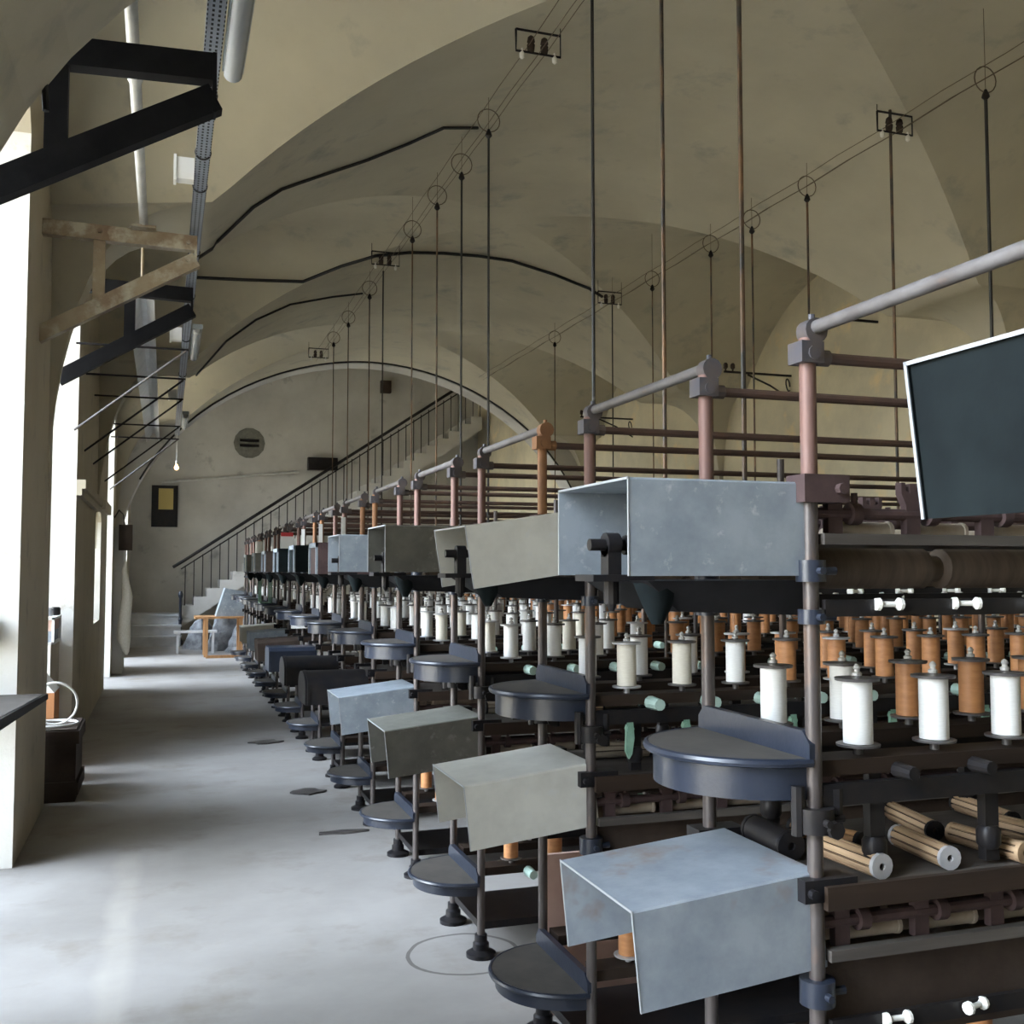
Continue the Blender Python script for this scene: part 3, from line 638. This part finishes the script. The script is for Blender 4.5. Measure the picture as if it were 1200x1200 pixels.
# ---------------------------------------------------------------- bus wires, insulators and drop rods
def zwire(x): return ell(abs(x-CX)/AH)-.16
LINES = ((2.2,'left'), (4.93,'right'))
for X, nm in LINES:
    for i, dx in enumerate((-.07, 0, .07)):
        z = zwire(X)+(.02 if i != 1 else -.02)
        solo('bus_wire', MB().pipe([(X+dx, y, z-.012*math.sin(PI*((y-1)%1.14)/1.14)) for y in [1+.57*q for q in range(28)]], .0028, 5), M['copper'],
             '%s of three thin overhead wires running along the %s side of the vault' % (('leftmost','middle','rightmost')[i], nm), 'wire', 'overhead wires on the %s' % nm)
def insulators(X, Y, lab, grp):
    z = zwire(X); o = thing('insulator_rack', lab, 'insulator', (X, Y, z), grp)
    top = zv(X, Y)-z
    part('frame', MB().pipe([(-.15,0,.11),(-.15,0,-.03),(.15,0,-.03),(.15,0,.11),(-.15,0,.11)], .008, 6).cyl((-.15,0,.11),(-.15,0,top),.003,5).cyl((.15,0,.11),(.15,0,top),.003,5), M['iron'], o)
    for dx in (-.05, .04):
        part('insulator', MB().lathe([(.012,-.03),(.022,-.02),(.026,.02),(.018,.03),(.026,.04),(.02,.07),(.008,.08)], (dx,0,.0), 12), M['darkbrown'], o)
    for dx in (-.11, .11):
        part('insulator', MB().lathe([(.006,-.07),(.016,-.06),(.018,-.035),(.008,-.02),(.008,.0)], (dx,0,-.01), 12), M['porcelain'], o)
for Y, w in ((6.1,'high above the second frame'),(10.95,'in the middle of the vault'),(16.1,'farthest away, by the far arch')): insulators(2.2, Y, 'wire rack of insulators on left wires, %s' % w, 'insulator racks')
for Y, w in ((6.12,'nearer one, by the pale groin'),(11.2,'farther one, where the arch cable ends')): insulators(4.93, Y, 'wire rack of insulators on right wires, %s' % w, 'insulator racks')
def rod(X, Y, zt, zb, r, m, lab, ring=True):
    o = thing('drop_rod', lab, 'rod', (X, Y, zb), 'drop rods from the overhead wires')
    r *= .78
    part('rod', MB().cyl((0,0,0),(0,0,zt-zb),r,8), M[m], o)
    part('hanger_wire', MB().cyl((0,0,zt-zb),(0,0,zv(X,Y)-zb),.002,5), M['copper'], o)
    if ring:
        part('ring', MB().ring((0,0,zt-zb+.085), .085, .004, 'y', 18, 5), M['copper'], o)
        part('cap', MB().lathe([(.008,-.05),(.026,-.03),(.022,-.012),(.008,.02)], (0,0,zt-zb), 10), M['iron'], o)
zl = zwire(2.2)
RL = [(3.25,zv(2.2,3.672),1.81,.013,'rodrust',False,'rust-streaked drop rod left of the right-hand tall post, reaching the top edge'),
      (3.87,zv(2.2,4.373),1.2,.013,'rodrust',False,'rusty drop rod in the middle, running out of the top edge'),
      (4.62,zv(2.2,5.221),1.81,.013,'rodblack',False,'thick black drop rod just above the second frame post'),
      (6.35,zl-.10,1.2,.011,'rodblack',True,'black drop rod with the largest wire ring'),
      (7.0,zl-.15,1.81,.011,'rodblack',True,'black drop rod second beyond the large ring rod'),
      (7.7,zl-.13,1.2,.010,'rodrust',True,'rusty drop rod with ring in the left line, third along'),
      (8.55,zl-.13,1.2,.009,'rodrust',True,'thin rusty drop rod before the middle insulator rack'),
      (9.8,zl-.06,1.2,.010,'rodblack',False,'black drop rod below the middle insulator rack'),
      (10.5,zl-.13,1.81,.009,'rodrust',True,'thin drop rod with small ring just beyond the middle rack'),
      (11.8,zl-.13,1.81,.008,'rodrust',True,'thin drop rod between the middle and far racks'),
      (12.9,zl-.13,1.81,.008,'rodrust',True,'farthest thin drop rod before the far rack')]
for Y, zt, zb, r, m, rg, lab in RL: rod(2.2, Y*1.13, zt, zb, r, m, lab, rg)
zl = zwire(4.93)
RR = [(4.95,zl-.12,1.81,.014,'rodblack',True,'drop rod with large ring at the far right'),
      (5.82,zv(4.93,6.169),1.81,.014,'rodrust',False,'rusty drop rod beside the right insulator rack'),
      (6.8,zl-.12,1.2,.012,'rodrust',True,'rusty drop rod left of the right insulator rack'),
      (7.6,zl-.12,1.2,.011,'rodrust',True,'rusty drop rod behind the rod that leaves the top edge'),
      (8.3,zl-.12,1.81,.011,'rodrust',True,'rusty drop rod against the dark right web of vault'),
      (9.5,zl-.12,1.81,.009,'rodrust',True,'thin rusty drop rod right of the arch cable end'),
      (10.5,zl-.06,1.2,.010,'rodblack',False,'black drop rod below the right-hand far rack'),
      (12.3,zl-.12,1.81,.009,'rodrust',True,'faint drop rod beyond the right far rack')]
for Y, zt, zb, r, m, rg, lab in RR: rod(4.93, Y*1.06, zt, zb, r, m, lab, rg)
# black cables fixed to the vault
CAB = [([(0.253, 11.562, 4.803), (0.308, 11.461, 4.861), (0.259, 8.127, 3.974), (0.297, 8.042, 4.009), (0.334, 7.956, 4.044), (0.395, 7.905, 4.099), (0.454, 7.843, 4.15), (0.513, 7.772, 4.197), (0.57, 7.699, 4.243), (0.62, 7.703, 4.283), (0.669, 7.696, 4.319), (0.719, 7.689, 4.356), (0.767, 7.673, 4.389), (0.833, 7.714, 4.434), (0.899, 7.754, 4.479), (0.966, 7.784, 4.52), (1.031, 7.805, 4.558), (1.133, 7.844, 4.618), (1.234, 7.872, 4.674), (1.335, 7.889, 4.726), (1.433, 7.886, 4.771), (1.513, 7.868, 4.808), (1.592, 7.848, 4.844), (1.67, 7.818, 4.876), (1.745, 7.779, 4.904), (1.802, 7.735, 4.925), (1.861, 7.699, 4.949), (1.915, 7.646, 4.964), (1.971, 7.601, 4.984), (2.048, 7.637, 5.009), (2.123, 7.663, 5.03), (2.2, 7.689, 5.051), (2.276, 7.714, 5.072)], 0.012, 'black cable curving up the dark vault from the rusty bracket'), ([(0.22, 11.628, 4.753), (0.365, 11.623, 4.758), (0.511, 11.616, 4.762), (0.659, 11.608, 4.766), (0.807, 11.607, 4.772), (0.954, 11.595, 4.777), (1.102, 11.59, 4.784), (1.25, 11.574, 4.788), (1.4, 11.566, 4.794), (1.498, 11.512, 4.831), (1.594, 11.447, 4.866), (1.69, 11.391, 4.902), (1.785, 11.325, 4.935), (1.871, 11.283, 4.96), (1.956, 11.23, 4.981), (2.043, 11.196, 5.008), (2.129, 11.151, 5.032), (2.23, 11.186, 5.061), (2.328, 11.202, 5.085), (2.427, 11.216, 5.108), (2.524, 11.221, 5.128), (2.629, 11.255, 5.146), (2.735, 11.289, 5.164), (2.839, 11.312, 5.178), (2.942, 11.326, 5.19), (3.048, 11.349, 5.199), (3.153, 11.362, 5.206), (3.255, 11.365, 5.209), (3.357, 11.366, 5.212), (3.463, 11.379, 5.211), (3.567, 11.381, 5.206), (3.668, 11.373, 5.199), (3.767, 11.355, 5.188), (3.912, 11.399, 5.173), (4.05, 11.413, 5.15), (4.188, 11.427, 5.125), (4.323, 11.429, 5.097), (4.435, 11.439, 5.069), (4.547, 11.449, 5.04), (4.656, 11.448, 5.008), (4.762, 11.437, 4.973), (4.813, 11.455, 4.956), (4.864, 11.472, 4.939), (4.916, 11.488, 4.922), (4.964, 11.496, 4.902)], 0.018, 'thick black cable crossing the vault to right insulator rack'), ([(0.339, 13.607, 4.048), (0.421, 13.388, 4.121), (0.499, 13.149, 4.186), (0.574, 12.899, 4.245), (0.646, 12.649, 4.301), (0.727, 12.601, 4.36), (0.808, 12.542, 4.417), (0.886, 12.463, 4.468), (0.964, 12.384, 4.519), (1.063, 12.404, 4.577), (1.161, 12.422, 4.634), (1.258, 12.411, 4.685), (1.354, 12.388, 4.733), (1.494, 12.521, 4.8), (1.633, 12.624, 4.86), (1.771, 12.696, 4.913), (1.909, 12.757, 4.964), (2.009, 12.806, 4.995), (2.109, 12.855, 5.027), (2.207, 12.884, 5.053), (2.306, 12.912, 5.079)], 0.012, 'thin black cable on the third bay of the vault')]
for ci, (pts, r, lab) in enumerate(CAB): solo('ceiling_cable', MB().pipe(pts if ci else [(.16, 7.6, 3.78)] + pts[3:], r, 8), M['cable'], lab, 'cable', 'black cables on the vault')
solo('ceiling_cable', MB().pipe([(p[0], 17.87, p[1]+.02) for p in pts_arch[5:36]], .016, 6), M['cable'], 'black cable following the far arch above the stairs', 'cable', 'black cables on the vault')
solo('ceiling_cable', MB().pipe([(-0.504, 3.845, 3.617), (-0.486, 3.845, 3.524), (-0.462, 3.845, 3.428), (-0.439, 3.845, 3.342), (-0.421, 3.845, 3.281), (-0.414, 3.845, 3.18)], .012, 6), M['cable'], 'short black cable on the shaded rib at the top left corner', 'cable', 'black cables on the vault')
# scroll brackets on the right wall
for Y, z, lab in ((11.3,4.05,'iron scroll wall bracket with insulators, the nearer and larger on the right wall'),(16.0,4.15,'smaller iron scroll bracket farther along the right wall'),(9.6,4.35,'short iron arm with two insulators high on right wall, above the front post')):
    o = thing('scroll_bracket', lab, 'bracket', (XR, Y, z), 'scroll brackets on the right wall')
    Lb = .95 if Y > 10 else .4
    part('arm', MB().bx(-Lb,0,-.012,.012,-.012,.012), M['iron'], o)
    if Y > 10:
        part('brace', MB().pipe([(-.62,0,-.02),(-.3,0,-.14),(-.0,0,-.30)], .012, 6), M['iron'], o)
        part('scroll', MB().pipe([(-.02-(.11-.02*t)*1.0*(1-math.cos(t))/1.0*.5-.0, 0, -.14+(.12-.014*t)*math.sin(t)) for t in [q*.35 for q in range(16)]], .009, 6), M['iron'], o)
    for dx in (.02, .12):
        part('insulator', MB().lathe([(.01,0),(.01,.03),(.028,.05),(.028,.09),(.016,.11)], (-Lb+dx,0,0), 10), M['darkbrown'], o)

# ---------------------------------------------------------------- staircase and the far end
st = thing('staircase', 'staircase rising to the right along the far wall, with dark handrail', 'staircase', (.3, 24.0, 0))
n = 25; X0, X1, Z0, Z1 = .05, 6.9, .66, 5.3; run = (X1-X0)/n; rise = (Z1-Z0)/n
prof = [(X0, Z0)]
for i in range(n): prof += [(X0+run*i, Z0+rise*(i+1)), (X0+run*(i+1), Z0+rise*(i+1))]
flight = MB()
for i in range(n):
    xa, xb = X0+run*i, X0+run*(i+1); za = Z0+rise*(i+1); lo = Z0+rise*i-.30
    flight.hexa([(xa,0,max(.02,lo-.0)),(xb,0,max(.02,lo+rise)),(xb,1.15,max(.02,lo+rise)),(xa,1.15,max(.02,lo)),(xa,0,za),(xb,0,za),(xb,1.15,za),(xa,1.15,za)])
part('flight', flight, M['wallf'], st)
part('landing', MB().bx(-1.05,.06,0,1.15,0,.66), M['stone'], st)
for i in range(2): part('step', MB().bx(-1.04,.06,-.3*(2-i),0,0,.22*(i+1)).bx(-1.04,.075,-.3*(2-i)-.03,0,.22*(i+1)-.04,.22*(i+1)+.002), M['stone'], st)
part('step', MB().bx(-1.04,.075,-.03,.2,.62,.664), M['stone'], st)
part('handrail', MB().pipe([(-.12,.06,Z0+1.02),(X0+.02,.06,Z0+1.14),(X1,.06,Z1+1.08)], .035, 8).pipe([(X0,.06,Z0+.98),(X1,.06,Z1+.94)], .016, 6), M['iron'], st)
for i in range(38):
    x = X0+.09+(X1-X0-.12)*i/37; z = Z0+rise*(int((x-X0)/run)+1)
    put('baluster', MB().cyl((x,.06,z),(x,.06,Z0+1.0+(x-X0)*(Z1-Z0)/(X1-X0)),.011,6).mesh('baluster', M['iron']), st)
part('newel_post', MB().lathe([(.05,0),(.05,.1),(.03,.12),(.035,.5),(.05,.55),(.03,.6),(.03,1.0),(.05,1.05),(.055,1.1),(.03,1.16)], (X0,-.06,.0), 12), M['blueiron'], st)
# far wall fittings
solo('wall_pipe', MB().pipe([(-.1,25.12,3.62),(3.0,25.12,3.95)], .03, 8), M['pipe'], 'pale pipe running across the far wall above the stairs', 'pipe')
o = thing('ventilator', 'small dark ventilator in a patch on far wall', 'vent', (1.85, 25.2, 4.6))
part('patch', MB().lathe([(.0,-.02),(.36,-.02),(.36,0)], (0,0,0), 14, 'y'), M['galv_dark'], o); part('slot', MB().bx(-.22,.22,-.05,-.02,.03,.09).bx(-.22,.22,-.05,-.02,-.09,-.03), M['iron'], o)
solo('switch_box', MB().bx(3.2,3.9,25.0,25.2,4.0,4.3), M['iron'], 'dark box on the far wall where the pale pipe meets handrail', 'box')
solo('wall_box', MB().bx(4.95,5.2,25.05,25.2,5.95,6.25), M['darkbrown'], 'small rust brown box high on the far wall', 'box')
o = thing('notice_board', 'dark board with yellow notice at the left of the far wall', 'board', (.05, 25.2, 3.2))
part('board', MB().bx(-.35,.22,-.06,0,-.6,.35), M['iron'], o); part('notice', MB().bx(-.2,.12,-.07,-.06,-.2,.28), M['yellow'], o)
# work table and junk near the end of the aisle
o = thing('work_table', 'bare orange wooden table at the far end of the aisle', 'table', (.95, 20.4, 0))
part('tabletop', MB().bx(-.4,.5,-.35,.35,.72,.76), M['orangewood'], o)
for sx in (-.2,.42):
    for sy in (-.3,.3): part('leg', MB().bx(sx-.035,sx+.035,sy-.035,sy+.035,.02,.72), M['orangewood'], o)
part('stretcher', MB().bx(-.2,.42,-.33,-.27,.0,.05), M['orangewood'], o)
b = MB().bx(-.3,.3,-.2,.2,0,.004).bx(-.3,.3,-.2,-.196,0,.42).bx(-.3,.3,.196,.2,0,.42).bx(-.3,-.296,-.2,.2,0,.42).bx(.296,.3,-.2,.2,0,.42)
solo('sheet_metal_box', MB().hexa([(-.18,-.25,0),(.38,-.25,0),(.38,.25,0),(-.18,.25,0),(-.02,-.25,.52),(.42,-.25,.44),(.42,.25,.44),(-.02,.25,.52)]), M['galv'], 'slanted zinc cover standing on the orange table', 'box', None, (1.1, 20.4, .76))
for i, (x, y, z, s, lab) in enumerate(((.75,22.6,0,.5,'grey dust sheet bundle beside the stair foot'),(1.25,22.2,0,.75,'taller grey dust sheet heap behind orange table'),(1.9,21.6,0,.9,'grey covered heap to the right of the table'))):
    b = MB(); n1, n2 = 9, 16; rg = random.Random(i+3); vs = []
    for a in range(n1+1):
        for c in range(n2):
            t = a/n1; ph = 2*PI*c/n2; rr = (.62*(1-t)**.5+.04)*(1+.22*math.sin(3*ph+2*i)+.12*rg.uniform(-1,1)); vs.append((rr*math.cos(ph)*s, .8*rr*math.sin(ph)*s, s*t*(1.25+.35*math.sin(ph+i)*(1-t))))
    b.add(vs, [(a*n2+c, a*n2+(c+1) % n2, (a+1)*n2+(c+1) % n2, (a+1)*n2+c) for a in range(n1) for c in range(n2)] + [tuple(range(n2-1,-1,-1)), tuple(range(n1*n2, n1*n2+n2))])
    solo('dust_sheet', b, M['cloth'], lab, 'dust sheet', 'grey dust sheets', (x, y, z))
solo('bench', MB().bx(-.35,.45,-.15,.15,.40,.44).bx(-.3,-.26,-.12,.12,0,.40).bx(.36,.40,-.12,.12,0,.40), M['stone'], 'low grey bench beside the stair foot', 'bench', None, (.55, 21.4, 0))
# green cabinet frame on a late machine, thread cone and paper notices
o = thing('cabinet_frame', 'small open green metal frame standing on the half-round shelf of the tenth frame', 'stand', (1.09, yc(10), 1.215))
gb = MB()
for x in (0,.12):
    for y in (-.12,.12): gb.bx(x-.009,x+.009,y-.009,y+.009,0,.36)
for z in (.012,.36): gb.bx(-.009,.129,-.129,.129,z-.012,z)
part('frame', gb, M['green'], o)
o = thing('thread_cone', 'white cone of thread standing on the grey guard of the tenth frame', 'cone', (1.07, yc(10)-.03, 1.791))
part('thread', MB().lathe([(.045,.008),(.047,.02),(.040,.15),(.035,.16)], n=16), M['white_thread'], o); part('core', MB().cyl((0,0,0),(0,0,.17),.015,10), M['carton'], o)
o = thing('paper_notice', 'white paper notice with red heading hung on a frame top', 'notice', (XE-.03, yc(9)-HW, 1.93))
part('sheet', MB().bx(-.07,.06,-.025,-.02,-.10,.08), M['paper'], o); part('heading', MB().bx(-.07,.06,-.028,-.025,.04,.08), M['red'], o)
for k, lab in ((6,'white hanging strip on the sixth frame post'),(7,'white hanging strip on the seventh frame post'),(8,'white hanging strip on the eighth frame post')):
    solo('hanging_strip', MB().bx(-.012,.02,-.005,.0,0,.30), M['paper'], lab, 'strip', 'white strips on the frame ends', (XE-.02, yc(k)-HW-.045, 1.70))
o = thing('paper_notice', 'small white card with red print beside a half-round shelf', 'notice', (XE-.02, yc(8)-HW-.04, 1.1))
part('sheet', MB().bx(-.1,.06,-.004,0,-.05,.05), M['paper'], o); part('heading', MB().bx(-.1,.06,-.006,-.004,.0,.02), M['red'], o)

# ---------------------------------------------------------------- along the left wall
o = thing('sheet_shelf', 'dark steel sheet shelf jutting from the near pier', 'shelf', (-.7, 6.3, .93))
M['galv_dusty'] = M['dust']
part('plate', MB().prism([(-.5,-1.15),(-.02,-1.22),(.10,-.02),(-.5,0)], -.02, 0, 'z'), M['galv_dusty'], o)
part('front_lip', MB().bx(-.5,-.02,-1.235,-1.21,-.055,.0), M['iron'], o); part('side_lip', MB().hexa([(-.03,-1.23,-.055),(-.01,-1.23,-.055),(.11,-.02,-.03),(.09,-.02,-.03),(-.03,-1.23,0),(-.01,-1.23,0),(.11,-.02,0),(.09,-.02,0)]), M['iron'], o)
part('wall_support', MB().bx(-.4,-.36,-.7,0,-.06,-.02), M['iron'], o)
solo('switch_box', MB().bx(-.06,.06,-.07,0,-.06,.07).cyl((0,-.09,0),(0,-.07,0),.025,10), M['iron'], 'small black switch box on white pier at the left edge', 'switch', None, (-.92, 6.3, 1.27))
o = thing('crate', 'dark old wooden crate standing behind the near pier', 'crate', (-.82, 8.25, 0))
part('body', MB().bx(-.28,.26,-.3,.3,0,.50), M['darkbrown'], o)
part('slat', MB().bx(-.30,.28,-.32,-.3,.40,.49).bx(-.30,.28,-.32,-.3,.05,.14).bx(.26,.28,-.3,.3,.40,.49).bx(.26,.28,-.3,.3,.05,.14), M['darkbrown'], o)
solo('hoop', MB().ring((0,0,.15), .15, .009, 'y', 28, 8), M['white_paint'], 'white hoop leaning upright on the dark crate', 'hoop', None, (-.72, 8.15, .502+.009), (0.12,0,0))
solo('hoop', MB().ring((0,0,.009), .17, .009, 'z', 28, 8), M['white_paint'], 'white hoop lying flat on the dark crate', 'hoop', None, (-.74, 8.2, .502))
o = thing('carton', 'orange carton topped by white paper behind the crate', 'carton', (-.92, 8.85, 0))
part('box', MB().bx(-.2,.15,-.2,.2,0,.68), M['carton'], o); part('paper', MB().hexa([(-.2,-.2,.68),(.15,-.2,.68),(.15,.2,.68),(-.2,.2,.68),(-.2,-.2,.84),(.02,-.2,.84),(.02,.2,.84),(-.2,.2,.84)]), M['paper'], o)
o = thing('display_box', 'small two-coloured box on the masonry ledge by the window', 'box', (-.93, 9.6, 1.0))
part('case', MB().bx(-.2,.09,-.3,.3,0,.02).bx(-.2,.09,-.3,.3,.2,.22).bx(.07,.09,-.3,-.28,0,.22).bx(.07,.09,.28,.3,0,.22).bx(-.2,-.18,-.3,.3,0,.22), M['white_paint'], o)
part('upper_panel', MB().bx(-.18,.075,-.28,.28,.11,.2), M['pink'], o); part('lower_panel', MB().bx(-.18,.07,-.28,.28,.02,.11), M['slate'], o)
for i in range(4): tag(put('spool_end', MB().lathe([(.03,0),(.04,.01),(.04,.06),(.03,.07)], n=12).mesh('spool_end', M['iron' if i % 2 else 'flange_pale']), None, (-1.0+.04*i, 9.36+.15*i, 1.22)), '%s little spool from the front on the window box' % NTH[i], 'spool', 'little spools on the window box')
o = thing('meter_box', 'dark meter box on the far pier with a looping cable', 'box', (-.68, 17.5, 2.12))
part('box', MB().bx(0,.20,-.12,0,-.2,.2), M['darkbrown'], o); part('cable', MB().pipe([(.08,-.06,.2),(.06,-.1,.36),(.0,-.2,.42),(-.055,-.35,.3)], .012, 6), M['cable'], o)
hk = MB().lathe([(.02,1.75),(.05,1.6),(.10,1.2),(.12,.8),(.13,.55),(.06,.35),(.02,.3)], n=14)
hk.v = [(p[0]*.8+.03*math.sin(7*p[2]), p[1]*.9+.03*math.cos(9*p[2]), p[2]) for p in hk.v]
solo('yarn_hank', hk, M['yarn'], 'white hank of raw yarn hanging on the far pier', 'yarn', None, (-.56, 17.42, 0))
for i, (x, y, sx, sy, lab) in enumerate(((1.12,6.5,.15,.035,'dark oily scrap lying nearest on the aisle floor'),(1.06,7.75,.12,.09,'dark oily scrap in the middle of the aisle edge'),(.98,10.1,.14,.10,'farthest dark oily scrap on the aisle floor'))):
    b = MB().prism([(sx*math.cos(2*PI*q/12)*(1+.2*math.sin(3*q+i)), sy*math.sin(2*PI*q/12)*(1+.25*math.cos(2*q+i))) for q in range(12)], .0, .012, 'z')
    solo('floor_scrap', b, M['oil'], lab, 'scrap', 'oily scraps on the floor', (x-.05, y, 0))

# ---------------------------------------------------------------- light
SKY_DIR = (-.90, -.02, .42); SKY_POW = 8.0; SKY_GLOW = 38.0; SKY_BASE = .6
W = bpy.data.worlds.new('World'); scn.world = W; W.use_nodes = True; nt = W.node_tree; bg = nt.nodes['Background']
tc = nt.nodes.new('ShaderNodeTexCoord'); sp = nt.nodes.new('ShaderNodeSeparateXYZ'); cr = nt.nodes.new('ShaderNodeValToRGB')
nt.links.new(tc.outputs['Generated'], sp.inputs[0]); nt.links.new(sp.outputs['Z'], cr.inputs['Fac']); nt.links.new(cr.outputs['Color'], bg.inputs['Color'])
cr.color_ramp.elements[0].position = 0; cr.color_ramp.elements[0].color = (1,.95,.86,1)
cr.color_ramp.elements[1].position = .6; cr.color_ramp.elements[1].color = (.76,.88,1.08,1)
e = cr.color_ramp.elements.new(.15); e.color = (.92,.97,1.04,1)
# hazy bright sky towards the window side
dt = nt.nodes.new('ShaderNodeVectorMath'); dt.operation = 'DOT_PRODUCT'; dt.inputs[1].default_value = Vector(SKY_DIR).normalized()
nt.links.new(tc.outputs['Generated'], dt.inputs[0])
mx_ = nt.nodes.new('ShaderNodeMath'); mx_.operation = 'MAXIMUM'; mx_.inputs[1].default_value = 0; nt.links.new(dt.outputs['Value'], mx_.inputs[0])
pw = nt.nodes.new('ShaderNodeMath'); pw.operation = 'POWER'; pw.inputs[1].default_value = SKY_POW; nt.links.new(mx_.outputs[0], pw.inputs[0])
ma = nt.nodes.new('ShaderNodeMath'); ma.operation = 'MULTIPLY_ADD'; ma.inputs[1].default_value = SKY_GLOW; ma.inputs[2].default_value = SKY_BASE; nt.links.new(pw.outputs[0], ma.inputs[0])
nt.links.new(ma.outputs[0], bg.inputs['Strength'])

S = bpy.data.lights.new('sun', 'SUN'); S.energy = 26; S.angle = .009; S.color = (1,.88,.68)
so = bpy.data.objects.new('sun', S); COL.objects.link(so); so.rotation_euler = Vector((-.35,.40,-.85)).to_track_quat('-Z','Y').to_euler()

# ---------------------------------------------------------------- camera
cam = bpy.data.cameras.new('camera'); cam.sensor_width = 36; cam.lens = 36*1227/1200; cam.clip_start = .05; cam.clip_end = 200
co = bpy.data.objects.new('camera', cam); COL.objects.link(co); co.location = (0, 0, 1.6)
co.rotation_euler = (PI/2 + math.atan(69/1227), 0, -YAW)
scn.camera = co
scn.view_settings.view_transform = 'Standard'; scn.view_settings.look = 'None'; scn.view_settings.gamma = 1; scn.view_settings.use_curve_mapping = False
scn.view_settings.exposure = 0.16
scn.cycles.use_denoising = True
scn.cycles.max_bounces = 10; scn.cycles.diffuse_bounces = 6; scn.cycles.transparent_max_bounces = 12
scn.cycles.sample_clamp_indirect = 8; scn.cycles.caustics_reflective = False; scn.cycles.caustics_refractive = False
